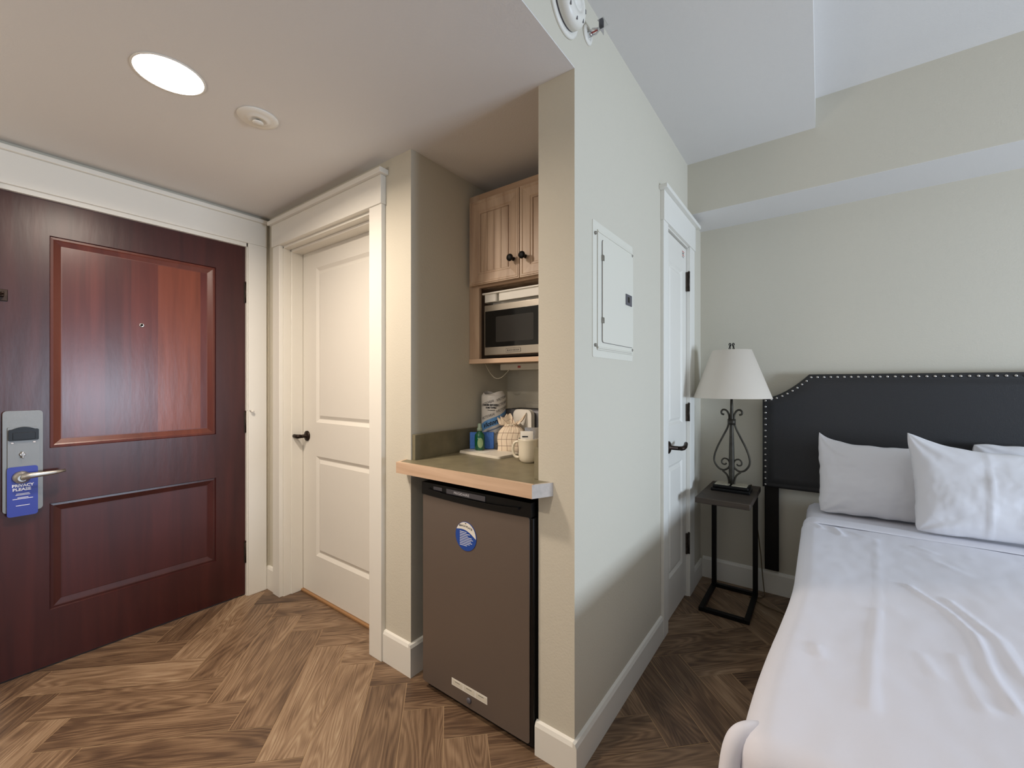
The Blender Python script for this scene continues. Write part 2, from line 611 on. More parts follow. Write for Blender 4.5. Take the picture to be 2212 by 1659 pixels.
# --- entry-door wall
DY0, DY1, DTOP = 0.139, 1.055, 2.032
m = MB()
m.box(-2.84, XL, YR - .1, DY0 - .025, 0, ZH)
m.box(-2.84, XL, DY1 + .025, YB + .12, 0, ZH)
m.box(-2.84, XL, DY0 - .025, DY1 + .025, DTOP + .022, ZH)
struct(m, 'wall_left', PAINT)
# --- kitchenette wall (door 2, left of the niche)
OX0, OX1 = -2.512, -1.658
m = MB()
m.box(-2.84, OX0 - .02, YB, YB + .14, 0, ZH)
m.box(OX1 + .02, NX0, YB, NY + .1, 0, ZH)
m.box(OX0 - .02, OX1 + .02, YB, YB + .14, 2.045, ZH)
struct(m, 'wall_kitchenette', PAINT)
m = bx(NX0, NX1, NY, NY + .1, 0, ZH)
struct(m, 'wall_niche_back', PAINT)
# --- partition with the bedroom-side closet door
CY0, CY1 = 2.142, 2.572
m = MB()
m.box(NX1, XP, 1.184, CY0 - .015, 0, ZL + .2)
m.box(NX1, XP, CY1 + .015, YF + .1, 0, ZL + .2)
m.box(NX1, XP, CY0 - .015, CY1 + .015, 2.035, ZL + .2)
m.box(NX1, XP, YR, 1.184, ZH + .004, ZL + .2)          # drop above the hall opening
struct(m, 'wall_partition', PAINT)
# --- bedroom walls
struct(bx(XP - .1, XR + .1, YF, YF + .1, 0, ZT), 'wall_back', PAINT)
m = MB()
m.box(XP, XR, 2.579, YF, 2.2165, ZT, m=PAINT)
m.box(XP, XR, 2.579, YF, 2.2150, 2.2165, m=CEIL)
struct(m, 'wall_back_soffit', None)
WY0, WY1, WZ0, WZ1 = 0.65, 2.05, 0.5, 1.55
m = MB()
m.box(XR, XR + .1, YR - .1, WY0, 0, ZT)
m.box(XR, XR + .1, WY1, YF + .1, 0, ZT)
m.box(XR, XR + .1, WY0, WY1, 0, WZ0)
m.box(XR, XR + .1, WY0, WY1, WZ1, ZT)
struct(m, 'wall_right', PAINT)
m = MB()
VX0, VX1, VZ0, VZ1 = 0.5, 2.5, 0.85, 2.15
m.box(-2.84, VX0, YR - .1, YR, 0, ZT)
m.box(VX1, XR + .1, YR - .1, YR, 0, ZT)
m.box(VX0, VX1, YR - .1, YR, 0, VZ0)
m.box(VX0, VX1, YR - .1, YR, VZ1, ZT)
struct(m, 'wall_rear', PAINT)


def window(n, fn, W, H):
    """window frame in local (u, v, depth)"""
    t = thing('window_%d' % n, fn(W / 2, 0, 0), kind='structure')
    m = MB()
    def b(u0, u1, v0, v1, d0, d1):
        P = [fn(u, v, d) for u in (u0, u1) for v in (v0, v1) for d in (d0, d1)]
        m.box(min(p[0] for p in P), max(p[0] for p in P), min(p[1] for p in P), max(p[1] for p in P), min(p[2] for p in P), max(p[2] for p in P))
    b(-.09, 0, -.09, H + .09, -.015, 0); b(W, W + .09, -.09, H + .09, -.015, 0)
    b(0, W, H, H + .09, -.015, 0); b(0, W, -.09, 0, -.03, 0)
    b(0, .03, 0, H, .03, .07); b(W - .03, W, 0, H, .03, .07); b(0, W, 0, .03, .03, .07); b(0, W, H - .03, H, .03, .07)
    m.build('window_frame', WHITE, t)


window(1, lambda u, v, d: (XR + d, WY0 + u, WZ0 + v), WY1 - WY0, WZ1 - WZ0)
window(2, lambda u, v, d: (VX0 + u, YR - d, VZ0 + v), VX1 - VX0, VZ1 - VZ0)  # unseen rear window, added around the bedroom fill

# --- ceilings
m = MB()
m.box(-2.84, NX1, YR - .1, NY + .1, ZH, ZH + .12)
m.box(NX1, XP, YR - .1, 1.1838, ZH, ZH + .0038)
struct(m, 'ceiling', CEIL)
m = MB()
m.box(XP, -0.02, YR - .1, 2.579, ZL, ZL + .2)
m.box(-0.02, XR + .1, YR - .1, 2.579, ZT, ZT + .055)
struct(m, 'ceiling_bedroom', CEIL)

# --- trim: casings, heads and caps
def casing_x(name, xi0, xi1, x0, x1, yf, zh, z1, cap):
    """casing on a wall facing -Y; opening xi0..xi1, outer x0..x1"""
    m = MB()
    m.box(x0, xi0, yf + .002, YB, 0, zh, .002)
    m.box(xi1, x1, yf + .002, YB, 0, zh, .002)
    m.box(x0 - .004, x1 + .004, yf - .004, YB, zh, z1, .002)
    m.box(x0 - .018, x1 + .022, yf - .022, YB, z1, cap, .003)
    return struct(m, name, WHITE)


casing_x('trim_2', OX0 - .006, -1.660, -2.598, -1.570, 1.156, 2.036, 2.163, 2.186)
# jamb and stop of door 2
m = MB()
m.box(OX0 - .02, OX0, YB, YB + .14, 0, 2.03)
m.box(OX1, OX1 + .02, YB, YB + .14, 0, 2.03)
m.box(OX0 - .02, OX1 + .02, YB, YB + .14, 2.022, 2.045)
m.box(OX0, OX0 + .012, YB + .04, YB + .108, 0, 2.022, .003)
m.box(OX1 - .012, OX1, YB + .04, YB + .108, 0, 2.022, .003)
m.box(OX0, OX1, YB + .04, YB + .108, 2.008, 2.022, .003)
struct(m, 'trim_3', WHITE)
# entry door casing
m = MB()
m.box(XL, XL + .018, DY1 + .006, DY1 + .106, 0, DTOP + .022, .002)
m.box(XL, XL + .018, DY0 - .106, DY0 - .006, 0, DTOP + .022, .002)
m.box(XL, XL + .020, DY0 - .11, DY1 + .106, DTOP + .022, 2.188, .002)
m.box(XL, XL + .036, DY0 - .125, YB - .002, 2.188, 2.209, .003)
struct(m, 'trim_1', WHITE)
m = MB()
m.box(-2.84, XL + .006, DY1 + .001, DY1 + .025, 0, DTOP + .022)
m.box(-2.84, XL + .006, DY0 - .025, DY0 - .001, 0, DTOP + .022)
m.box(-2.84, XL + .006, DY0 - .025, DY1 + .025, DTOP + .002, DTOP + .022)
struct(m, 'trim_4', WHITE)
# closet door casing (on the panel wall)
m = MB()
m.box(XP, XP + .016, 2.068, CY0, 0, 2.030, .002)
m.box(XP, XP + .016, CY1 + .004, 2.682, 0, 2.030, .002)
m.box(XP, XP + .020, 2.064, 2.690, 2.030, 2.172, .002)
m.box(XP, XP + .040, 2.042, 2.735, 2.172, 2.192, .003)
struct(m, 'trim_5', WHITE)
m = MB()
m.box(NX1 + .02, XP + .004, CY0 - .015, CY0 - .001, 0, 2.03)
m.box(NX1 + .02, XP + .004, CY1 + .001, CY1 + .015, 0, 2.03)
m.box(NX1 + .02, XP + .004, CY0 - .015, CY1 + .015, 2.024, 2.035)
struct(m, 'trim_6', WHITE)


def bb(segs, name, h, t=.014):
    """baseboards with a sloped top edge; segs: (fixed axis, wall coordinate, direction, a, b)"""
    m = MB()
    prof = [(0, 0), (t, 0), (t, h - .016), (t * .62, h - .004), (0, h)]
    for ax, wv, d, a, b in segs:
        if ax == 'X':
            m.prism(prof, lambda u, v, w_, wv=wv, d=d: (wv + d * u, w_, v), a, b)
        else:
            m.prism(prof, lambda u, v, w_, wv=wv, d=d: (w_, wv + d * u, v), a, b)
    return struct(m, name, WHITE)


bb([('X', XL, 1, DY1 + .106, YB), ('X', XL, 1, YR, DY0 - .106)], 'baseboard_left', .135)
bb([('Y', YB, -1, XL + .014, -2.598), ('Y', YB, -1, -1.570, NX0), ('X', NX0, 1, YB - .014, YB + .55)], 'baseboard_kitchenette', .138)
bb([('Y', 1.184, -1, NX1 - .006, XP), ('X', XP, 1, 1.170, 2.068), ('X', XP, 1, 2.682, YF)], 'baseboard_partition', .112, .014)
bb([('Y', YF, -1, XP + .014, XR)], 'baseboard_back', .130)
bb([('X', XR, -1, YR, YF)], 'baseboard_right', .130)
struct(bx(OX0, OX1, YB + .095, YB + .165, 0, .012, .003), 'trim_7', THRES)

# ================================================================= DOORS
# --- door 1: mahogany entry door (hinged right, lock left)
XD = -2.712
d1 = thing('door_1', (XD, (DY0 + DY1) / 2, 0), 'dark red mahogany entry door with two sunken panels', kind='structure')
H1 = DTOP - .006
fn1 = lambda u, v, n: (XD + n, DY0 + u, .008 + v)
pan = [(.282 - DY0, .908 - DY0, .946, 1.874), (.282 - DY0, .908 - DY0, .238, .704)]
m = MB()
slab(m, fn1, DY1 - DY0, H1, pan, [(.003, .007), (.012, .006), (.017, .0085), (.036, .016), (.040, .016)], .045, MAHOG, [MAHOGP, MAHOGL], [MAHOGM, MAHOG])
m.build('door_panel', None, d1)
for z0, z1 in ((1.708, 1.823), (.950, 1.070), (.192, .312)):
    m = MB()
    m.box(XD - .002, XD + .003, DY1 - .006, DY1 + .012, z0, z1)
    m.lathe([(.0065, 0), (.0065, z1 - z0)], (XD + .008, DY1 + .003, z0), n=14)
    m.lathe([(.0075, 0), (.0075, .004), (.004, .009)], (XD + .008, DY1 + .003, z1), n=14)
    m.build('hinge', HINGE, d1)
m = MB()   # hinge pin door stop
m.tube([(XD + .008, DY1 + .003, 1.078), (XD + .025, DY1 + .012, 1.080), (XD + .045, DY1 + .022, 1.074)], .0035, m=NICKEL)
m.lathe([(.003, 0), (.009, .002), (.009, .008), (.003, .010)], (XD + .045, DY1 + .022, 1.070), n=14, m=PLWH)
m.build('hinge_pin_stop', None, d1, label='small metal hinge-pin door stop with white tip')
m = MB()
m.lathe([(.0095, 0), (.0095, .004), (.0052, .004), (.0052, .001)], (XD - .016, .594, 1.527), 'X', 20, m=CHROME, cap=(False, False))
m.lathe([(.0054, .0015), (.0, .0016)], (XD - .016, .594, 1.527), 'X', 16, m=BLACKP, cap=(True, False))
m.build('peephole', None, d1)
m = MB()   # swing-bar guard at the lock stile
m.box(XD, XD + .005, .142, .165, 1.576, 1.624, .002, m=BRONZE)
m.box(XD + .005, XD + .040, .143, .154, 1.590, 1.610, .003, m=BRONZE)
m.tube([(XD + .036, .150, 1.600), (XD + .042, .135, 1.600), (XD + .044, .085, 1.600)], .006, m=BRONZE)
m.box(XD + .030, XD + .046, .060, .090, 1.578, 1.622, .003, m=BRONZE)
m.build('swing_bar_guard', None, d1, label='dark bronze swing bar door guard')
# lock plate
pl = MB()
def rr(u0, u1, v0, v1, r, n=6):
    P = []
    for cx, cy, a0 in ((u1 - r, v1 - r, 0), (u0 + r, v1 - r, 90), (u0 + r, v0 + r, 180), (u1 - r, v0 + r, 270)):
        for k in range(n + 1):
            a = radians(a0 + 90 * k / n)
            P.append((cx + r * cos(a), cy + r * sin(a)))
    return P
fyz = lambda u, v, w_: (w_, u, v)
pl.prism(rr(.150, .261, .700, 1.122, .013), fyz, XD, XD + .016)
pl.prism(rr(.163, .250, .705, 1.055, .006), fyz, XD + .016, XD + .024)
plate = pl.build('lock_plate', NICKELP, d1, label='tall brushed nickel electronic lock plate')
m = MB()
m.prism(rr(.165, .248, .998, 1.045, .005), fyz, XD + .024, XD + .034)
pts = [(.165 + .083 * k / 12, 1.040 + .015 * sin(pi * k / 12)) for k in range(13)]
m.prism(pts + [(.248, 1.036), (.165, 1.036)], fyz, XD + .024, XD + .031)
m.box(XD + .034, XD + .036, .176, .238, 1.003, 1.032, .001)
m.build('card_reader', BLACKP, plate)
m = MB()
m.lathe([(.008, 0), (.008, .012), (.006, .014)], (XD + .024, .203, .940), 'X', 18)
m.box(XD + .036, XD + .044, .200, .206, .925, .952, .002)
m.build('privacy_button', CHROME, plate)
m = MB()
for yy in (.176, .236):
    m.lathe([(.005, 0), (.004, .003), (.0, .0035)], (XD + .024, yy, .990), 'X', 14)
m.build('indicator_light', WHINK, plate)
# lever: round boss, neck and a swept handle
lv = MB()
lv.lathe([(.026, 0), (.026, .012), (.020, .020), (.013, .024), (.013, .045)], (XD + .024, .200, .846), 'X', 28)
lv.tube([(XD + .060, .200, .846), (XD + .070, .204, .851), (XD + .075, .222, .855), (XD + .075, .25, .856), (XD + .072, .29, .857), (XD + .067, .322, .860)],
        [.013, .0135, .0125, .0105, .009, .006], 14, flat=.8)
lv.build('lever_handle', NICKEL, plate)

# privacy hanger hung over the lever
m = MB()
outer = rr(.161, .246, .684, .890, .010)
m.prism(outer, fyz, XD + .0255, XD + .0275)
hg = m.build('door_hanger', TAGB, origin=(XD + .0265, .203, .684))
tag(hg, 'blue PRIVACY PLEASE card hanging from the entry door lever', 'door hanger')
m = MB()
ft = lambda u, v: (XD + .0280, .204 + u, v)
m.text('PRIVACY', .016, lambda u, v: ft(u, .806 + v), WHINK, .0006, width=.060)
m.text('PLEASE', .016, lambda u, v: ft(u - .003, .790 + v), WHINK, .0006, width=.050)
for zz, wd_, off in ((.776, .036, 0), (.771, .040, 0), (.760, .030, 0), (.755, .056, 0), (.727, .038, 0)):
    m.box(XD + .0277, XD + .0281, .204 - wd_ / 2, .204 + wd_ / 2, zz, zz + .0022)
m.build('lettering', None, hg, label='white capital letters', recalc=False)

# --- door 2: white two-panel door, recessed in its jamb
d2 = thing('door_2', (-2.085, 1.29, 0), 'white painted two panel door beside the kitchenette', kind='structure')
Y2 = 1.289
fn2 = lambda u, v, n: (OX0 + .002 + u, Y2 - n, .014 + v)
W2 = OX1 - OX0 - .004
m = MB()
slab(m, fn2, W2, 2.000, [(.155, W2 - .125, .998, 1.893), (.155, W2 - .125, .226, .803)],
     [(.018, .010), (.022, .010), (.040, .002)], .035)
m.build('door_panel', DOORW, d2)
m = MB()
m.lathe([(.030, 0), (.030, .006), (.022, .011), (.010, .013), (.010, .040)], (-2.452, Y2, .927), '-Y', 24)
m.tube([(-2.452, Y2 - .040, .927), (-2.455, Y2 - .052, .927), (-2.466, Y2 - .056, .927), (-2.485, Y2 - .056, .928), (-2.535 + .01, Y2 - .054, .929)],
       [.011, .012, .012, .011, .009], 12)
m.build('lever_handle', BRONZE, d2)

# --- door 3: narrow closet door in the panel wall
d3 = thing('door_3', (XP, 2.357, 0), 'narrow white two panel closet door in the bedroom wall', kind='structure')
fn3 = lambda u, v, n: (XP - .006 + n, CY0 + .002 + u, .016 + v)
W3 = CY1 - CY0 - .004
m = MB()
slab(m, fn3, W3, 2.000, [(.085, W3 - .080, 1.000, 1.860), (.085, W3 - .080, .206, .792)],
     [(.014, .010), (.018, .010), (.034, .002)], .035)
m.build('door_panel', DOORW, d3)
for z0, z1 in ((1.772, 1.882), (1.018, 1.118), (.248, .366)):
    m = MB()
    m.box(XP - .006, XP + .004, CY1 - .012, CY1 + .016, z0, z1)
    m.lathe([(.006, 0), (.006, z1 - z0)], (XP + .009, CY1 + .004, z0), n=14)
    m.lathe([(.007, 0), (.007, .003), (.003, .008)], (XP + .009, CY1 + .004, z1), n=14)
    m.build('hinge', HINGE, d3)
m = MB()
m.lathe([(.032, 0), (.032, .006), (.024, .011), (.011, .014), (.0105, .052)], (XP - .006, 2.215, .908), 'X', 24)
m.tube([(XP + .046, 2.215, .908), (XP + .060, 2.219, .908), (XP + .066, 2.232, .909), (XP + .066, 2.262, .912), (XP + .060, 2.300, .920), (XP + .056, 2.318, .922)],
       [.0105, .0115, .0115, .0105, .010, .009], 12)
m.build('lever_handle', BRONZE, d3)
m = MB()
m.box(XP - .006, XP - .0052, 2.480, 2.530, 1.952, 1.996, m=PLWH)
for k, c in ((0, REDINK), (1, INK), (2, REDINK), (3, GREYINK)):
    m.box(XP - .0052, XP - .0048, 2.484, 2.526 - .006 * (k % 2), 1.984 - k * .010, 1.989 - k * .010, m=c)
m.build('sticker', None, d3, label='small white sticker with red and black print')

# ================================================================= CEILING AND WALL FITTINGS
def ceiling_fit(name, c, label, cat):
    return thing(name, c, label, cat)

t = thing('recessed_ceiling_light', (-1.69, .437, ZH), 'round recessed ceiling light glowing above the entry hall', 'ceiling light')
m = MB()
m.lathe([(.090, 0), (.096, -.001), (.096, -.003), (.091, -.004), (.090, -.003)], (-1.69, .437, ZH), n=48, cap=(False, False))
m.build('trim_ring', PLWH, t)
m = MB()
m.lathe([(.091, -.003), (.0, -.0035)], (-1.69, .437, ZH), n=48, cap=(True, False))
m.build('lens', GLOW, t)
t = thing('sprinkler_cover', (-1.695, .703, ZH), 'round white ceiling sprinkler cover with a raised centre button', 'sprinkler')
m = MB()
m.lathe([(.066, 0), (.068, -.002), (.066, -.005), (.050, -.009), (.040, -.008), (.036, -.012), (.026, -.013), (.020, -.010), (.019, -.010)], (-1.695, .703, ZH), n=48, cap=(True, True))
m.build('dish', PLWH, t)
m = MB()
m.lathe([(.008, -.010), (.008, -.016)], (-1.695, .703, ZH), n=24, m=BLACKP)
m.lathe([(.017, -.017), (.018, -.019), (.017, -.022), (.0, -.023)], (-1.695, .703, ZH), n=32, cap=(True, False), m=PLWH)
m.build('button', None, t)

# smoke alarm high on the drop wall
SY, SZ = 1.113, 2.372
t = thing('smoke_detector', (XP, SY, SZ), 'round white smoke detector high on the wall above the corner', 'smoke detector')
m = MB()
m.lathe([(.084, 0), (.084, .006), (.078, .009), (.072, .009)], (XP, SY, SZ), 'X', 48)
m.build('base_plate', PLWH, t)
m = MB()
m.lathe([(.066, .009), (.066, .014), (.069, .014), (.070, .032), (.064, .042), (.050, .048), (.034, .050), (.032, .046), (.026, .046), (.024, .051), (.0, .052)], (XP, SY, SZ), 'X', 48, cap=(True, False))
m.build('housing', PLWH, t)
m = MB()
m.lathe([(.0675, .0092), (.0675, .0138)], (XP, SY, SZ), 'X', 48)
for a in range(0, 360, 45):
    ca, sa = cos(radians(a)), sin(radians(a))
    m.box(XP + .0455, XP + .0475, SY + .055 * ca - .002, SY + .055 * ca + .002, SZ + .055 * sa - .006, SZ + .055 * sa + .006)
m.build('vent_slots', GREYP, t)

PY, PZ = 1.272, 2.392
t = thing('fire_sprinkler', (XP, PY, PZ), 'small chrome sidewall sprinkler head beside the smoke detector', 'sprinkler')
m = MB()
m.lathe([(.030, 0), (.031, .003), (.026, .007), (.016, .009), (.015, .004)], (XP, PY, PZ), 'X', 36)
m.build('escutcheon', PLWH, t)
m = MB()
m.lathe([(.010, .004), (.010, .016), (.007, .018)], (XP, PY, PZ), 'X', 20)
for s in (-1, 1):
    m.tube([(XP + .014, PY + s * .008, PZ), (XP + .026, PY + s * .013, PZ), (XP + .038, PY + s * .006, PZ), (XP + .044, PY, PZ)], .0028, 8)
m.lathe([(.006, .040), (.006, .050)], (XP, PY, PZ), 'X', 16)
m.build('frame', CHROME, t)
m = MB()
m.lathe([(.0025, .018), (.0025, .042)], (XP, PY, PZ), 'X', 10)
m.build('glass_bulb', REDINK, t)
m = MB()
m.box(XP + .050, XP + .0515, PY - .019, PY + .019, PZ - .012, PZ + .014, .0004)
m.box(XP + .046, XP + .066, PY - .019, PY + .019, PZ + .014, PZ + .0155, .0004)
m.build('deflector', CHROME, t)

# electrical panel
t = thing('electrical_panel', (XP, 1.498, 1.327), 'cream metal breaker panel cover set flat on the wall', 'electrical panel')
m = MB()
m.prism(rr(1.311, 1.686, 1.327, 1.796, .006), fyz, XP, XP + .002)
m.box(XP + .002, XP + .006, 1.345, 1.682, 1.352, 1.770, .003)
m.box(XP + .005, XP + .011, 1.340, 1.664, 1.357, 1.364, .003)
m.box(XP + .005, XP + .0085, 1.345, 1.672, 1.760, 1.764, .001)
cover = m.build('cover', PANELM, t)
m = MB()
m.prism(rr(1.377, 1.672, 1.381, 1.741, .010), fyz, XP + .0065, XP + .0095)
dr = m.build('door', PANELM, t)
m = MB()
P_ = rr(1.3745, 1.6732, 1.3796, 1.7420, .011)
m.prism(P_, fyz, XP + .0061, XP + .0066)
m.build('door_gap', GREYP, cover)
for zz in (1.677, 1.458):
    m = MB()
    m.box(XP + .006, XP + .012, 1.372, 1.386, zz - .010, zz + .010, .001)
    m.build('hinge', SCREW, dr)
m = MB()
m.box(XP + .0095, XP + .0125, 1.590, 1.652, 1.545, 1.588, .001, m=GREYP)
m.box(XP + .0125, XP + .0128, 1.606, 1.626, 1.556, 1.578, m=BLACKP)
m.build('latch', None, dr, label='grey plastic latch')
for yy, zz in ((1.328, 1.752), (1.672, 1.757), (1.328, 1.368), (1.672, 1.372)):
    m = MB()
    m.lathe([(.006, .002), (.0058, .007), (.003, .009), (.0, .009)], (XP, yy, zz), 'X', 16, cap=(True, False))
    m.build('screw', SCREW, t)

# ================================================================= KITCHENETTE
CZ = .912
t = thing('countertop', (-1.08, 1.45, CZ), 'olive laminate countertop with a maple front edge above the fridge', 'countertop')
m = MB()
out = [(NX0 + .001, NY - .001), (NX0 + .001, YB - .001), (-1.425, YB - .001), (-1.405, 1.129), (-.744, 1.129), (-.716, 1.183), (NX1 - .001, 1.183), (NX1 - .001, NY - .001)]
m.prism(out, lambda u, v, w_: (u, v, w_), CZ - .022, CZ)
m.build('worktop', LAMIN, t)
m = MB()
m.prism([(-1.432, YB - .001), (-1.411, 1.113), (-.739, 1.113), (-.739, 1.129), (-1.404, 1.129), (-1.424, YB - .001)],
        lambda u, v, w_: (u, v, w_), CZ - .044, CZ + .0003)
m.build('front_edge', EDGEW, t)
m = MB()
m.prism([(-.739, 1.113), (-.703, 1.1835), (-.716, 1.1835), (-.741, 1.129)], lambda u, v, w_: (u, v, w_), CZ - .044, CZ + .0003)
m.build('end_cap', mat('pale_cut_end', (184, 175, 166), .5, vary=.1, vscale=60), t, label='pale chamfered end cap')
for x0, x1, y0, y1 in ((NX0 + .0005, NX0 + .020, 1.186, NY - .001), (NX1 - .021, NX1 - .0005, 1.190, NY - .001), (NX0 + .0205, NX1 - .0215, NY - .020, NY - .001)):
    m = bx(x0, x1, y0, y1, CZ + .0003, CZ + .107, .001)
    m.build('backsplash', LAMIN, t)

# --- mini fridge
FX0, FX1, FY = -1.306, -.770, 1.165
t = thing('mini_fridge', ((FX0 + FX1) / 2, 1.45, 0), 'small dark stainless fridge under the counter', 'fridge')
m = MB()
m.box(FX0 + .006, FX1 - .002, FY + .045, 1.80, .014, .842, .006)
m.box(FX0 + .02, FX1 - .02, FY + .02, FY + .06, .004, .05)
m.build('cabinet', BLACKP, t)
m = MB()
m.box(FX0 + .004, FX1, FY + .004, FY + .045, .022, .786, .004, m=BLACKP)
m.prism(rr(FX0, FX1 - .014, .028, .788, .012), lambda u, v, w_: (u, w_, v), FY, FY + .006, m=GREYSTL)
fd = m.build('door', None, t)
m = MB()   # moulded black top band with recessed grip
nn = 24
def band(fr, vv):
    x = FX0 + (FX1 - .002 - FX0) * fr
    return x
xs_ = [FX0 + (FX1 - .004 - FX0) * k / nn for k in range(nn + 1)]
low = [(x, .789 - .006 * sin(pi * k / nn)) for k, x in enumerate(xs_)]
top_ = [(x, .838) for x in xs_[::-1]]
m.prism(low + top_, lambda u, v, w_: (u, w_, v), FY - .006, FY + .045)
arc = [(x, .802 + .016 * (2 * abs(k / nn - .5)) ** 3) for k, x in enumerate(xs_)][2:-2]
arc2 = [(x, z + .007) for x, z in arc[::-1]]
m.prism(arc + arc2, lambda u, v, w_: (u, w_, v), FY - .016, FY - .006)
m.build('handle_band', BLACKP, fd)
m = MB()
m.box(-1.165, -.97, FY - .0085, FY - .006, .811, .830, .001, m=GREYP)
m.text('FRIGIDAIRE', .013, lambda u, v: (-1.085 + u, FY - .0088, .816 + v), WHINK, .0001, width=.078)
m.build('name_badge', None, fd, recalc=False)
m = MB()
m.box(-1.238, -1.190, FY - .0070, FY - .0058, .815, .828, .0008)
m.build('energy_badge', GREYP, fd)
m = MB()   # rating strip near the floor
m.box(-1.143, -.966, FY - .0008, FY - .0001, .079, .106, m=PLWH)
for k in range(3):
    x = -1.138 + k * .059
    m.box(x, x + .052, FY - .0012, FY - .0008, .083, .102, m=PLIV)
    m.box(x + .012, x + .038, FY - .0014, FY - .0011, .096, .0975, m=INK)
m.build('label_strip', None, fd, label='long white label strip')
m = MB()
m.lathe([(.011, 0), (.011, .003), (.008, .006), (.003, .0065)], (-1.054, FY, .056), '-Y', 24)
m.build('lock', GREYP, fd)
# round magnet
mc = (-1.069, .664)
m = MB()
fxz = lambda u, v, w_: (u, w_, v)
circ = [(mc[0] + .052 * cos(2 * pi * k / 56), mc[1] + .054 * sin(2 * pi * k / 56)) for k in range(56)]
m.prism(circ, fxz, FY - .0022, FY - .0002, m=MAGB)
up_ = []
for k in range(56):
    a = 2 * pi * k / 56
    u, v = .0505 * cos(a), .0525 * sin(a)
    up_.append((u, v))
arcb = [(-.0505 + .101 * k / 20, .022 + .014 * sin(pi * k / 20)) for k in range(21)]
top_ = [(u, v) for u, v in up_ if v > .022]
cap_ = [(mc[0] + .0505 * cos(radians(-2 + 158 * k / 24)), mc[1] + .0525 * sin(radians(-2 + 158 * k / 24))) for k in range(25)]
cap_ += [(mc[0] - .0461 + .0965 * k / 14, mc[1] + .0213 - .0231 * k / 14 + .013 * sin(pi * k / 14)) for k in range(1, 14)]
m.prism(cap_, fxz, FY - .0026, FY - .0021, m=PLWH)
m.text('BEACH PLACE', .010, lambda u, v: (mc[0] + u, FY - .0029, mc[1] + .0340 + v - .10 * u - 3.5 * u * u), INK, .0003, width=.066)
m.box(mc[0] - .003, mc[0] + .003, FY - .0029, FY - .0026, mc[1] + .0465, mc[1] + .0500, m=INK)
for k, wd_ in enumerate((.034, .050, .040, .060, .066, .056, .062, .050, .036)):
    zz = mc[1] + .014 - k * .0062
    m.box(mc[0] - .030, mc[0] - .030 + wd_, FY - .0025, FY - .0021, zz, zz + .0022, m=WHINK)
mg = m.build('round_magnet', None, recalc=False)
tag(mg, 'round blue and white printed magnet stuck on the fridge door', 'magnet')

# --- upper cabinet with open microwave shelf
KY = 1.565
KX0, KX1 = NX0 + .001, NX1 - .001
t = thing('upper_cabinet', ((KX0 + KX1) / 2, 1.7, 1.337), 'washed maple wall cabinet with two doors over an open shelf', 'cabinet')
m = MB()
m.box(KX0, KX0 + .018, KY, NY - .001, 1.337, 2.150, m=MAPLE)
m.box(KX1 - .018, KX1, KY, NY - .001, 1.337, 2.150, m=MAPLE)
m.box(KX0 + .018, KX1 - .018, KY, NY - .001, 1.337, 1.355, m=MAPLE)
m.box(KX0 + .018, KX1 - .018, KY + .02, NY - .001, 1.700, 1.716, m=MAPLE)
m.box(KX0 + .018, KX1 - .018, KY, NY - .001, 2.134, 2.150, m=MAPLE)
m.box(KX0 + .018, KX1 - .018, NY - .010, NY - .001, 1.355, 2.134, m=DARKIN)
m.build('carcass', None, t)
m = MB()
m.box(KX0, KX0 + .064, KY - .018, KY, 1.352, 2.152, .001, m=MAPLE)
m.box(KX1 - .050, KX1, KY - .018, KY, 1.352, 2.152, .001, m=MAPLE)
m.box(KX0 + .064, KX1 - .050, KY - .018, KY, 2.09, 2.152, .001, m=MAPLEH)
m.box(KX0 + .064, KX1 - .050, KY - .018, KY, 1.698, 1.722, .001, m=MAPLEH)
m.box(KX0, KX1, KY - .022, KY, 1.333, 1.355, .002, m=EDGEW)
m.build('face_frame', None, t)
KD = KY - .020
mid = (KX0 + KX1) / 2
for x0, x1, kx in ((KX0 + .020, mid - .0025, -1), (mid + .0025, KX1 - .020, 1)):
    Wd = x1 - x0
    Hd = 2.112 - 1.708
    fk = lambda u, v, n, x0=x0: (x0 + u, KD - .020 + 0 - n, 1.708 + v)
    m = MB()
    slab(m, fk, Wd, Hd, [(.004, Wd - .004, .004, Hd - .004)], [(.002, -.003), (.008, -.003), (.012, .0005), (.046, .004), (.050, .0075), (.057, .0075), (.060, .013)], .020, MAPLE, MAPLE)
    dd = m.build('cabinet_door', None, t)
    m = MB()      # beadboard centre panel
    px0, px1 = x0 + .066, x1 - .066
    nb = 4
    for k in range(nb):
        a = px0 + (px1 - px0) * k / nb
        b = px0 + (px1 - px0) * (k + 1) / nb
        m.box(a + .0006, b - .0006, KD - .0115, KD - .006, 1.770, 2.048, .0008)
        m.tube([(b - .005, KD - .0114, 1.773), (b - .005, KD - .0114, 2.047)], .0012, 6)
    m.build('beadboard', MAPLE, dd)
    hx = (x1 - .030) if kx < 0 else (x0 + .030)
    m = MB()
    m.lathe([(.009, 0), (.006, .004), (.0055, .012), (.012, .018), (.0165, .025), (.015, .031), (.008, .034), (.0, .035)], (hx, KD - .023, 1.796), '-Y', 24, cap=(True, False))
    m.build('knob', BLACKM, dd)

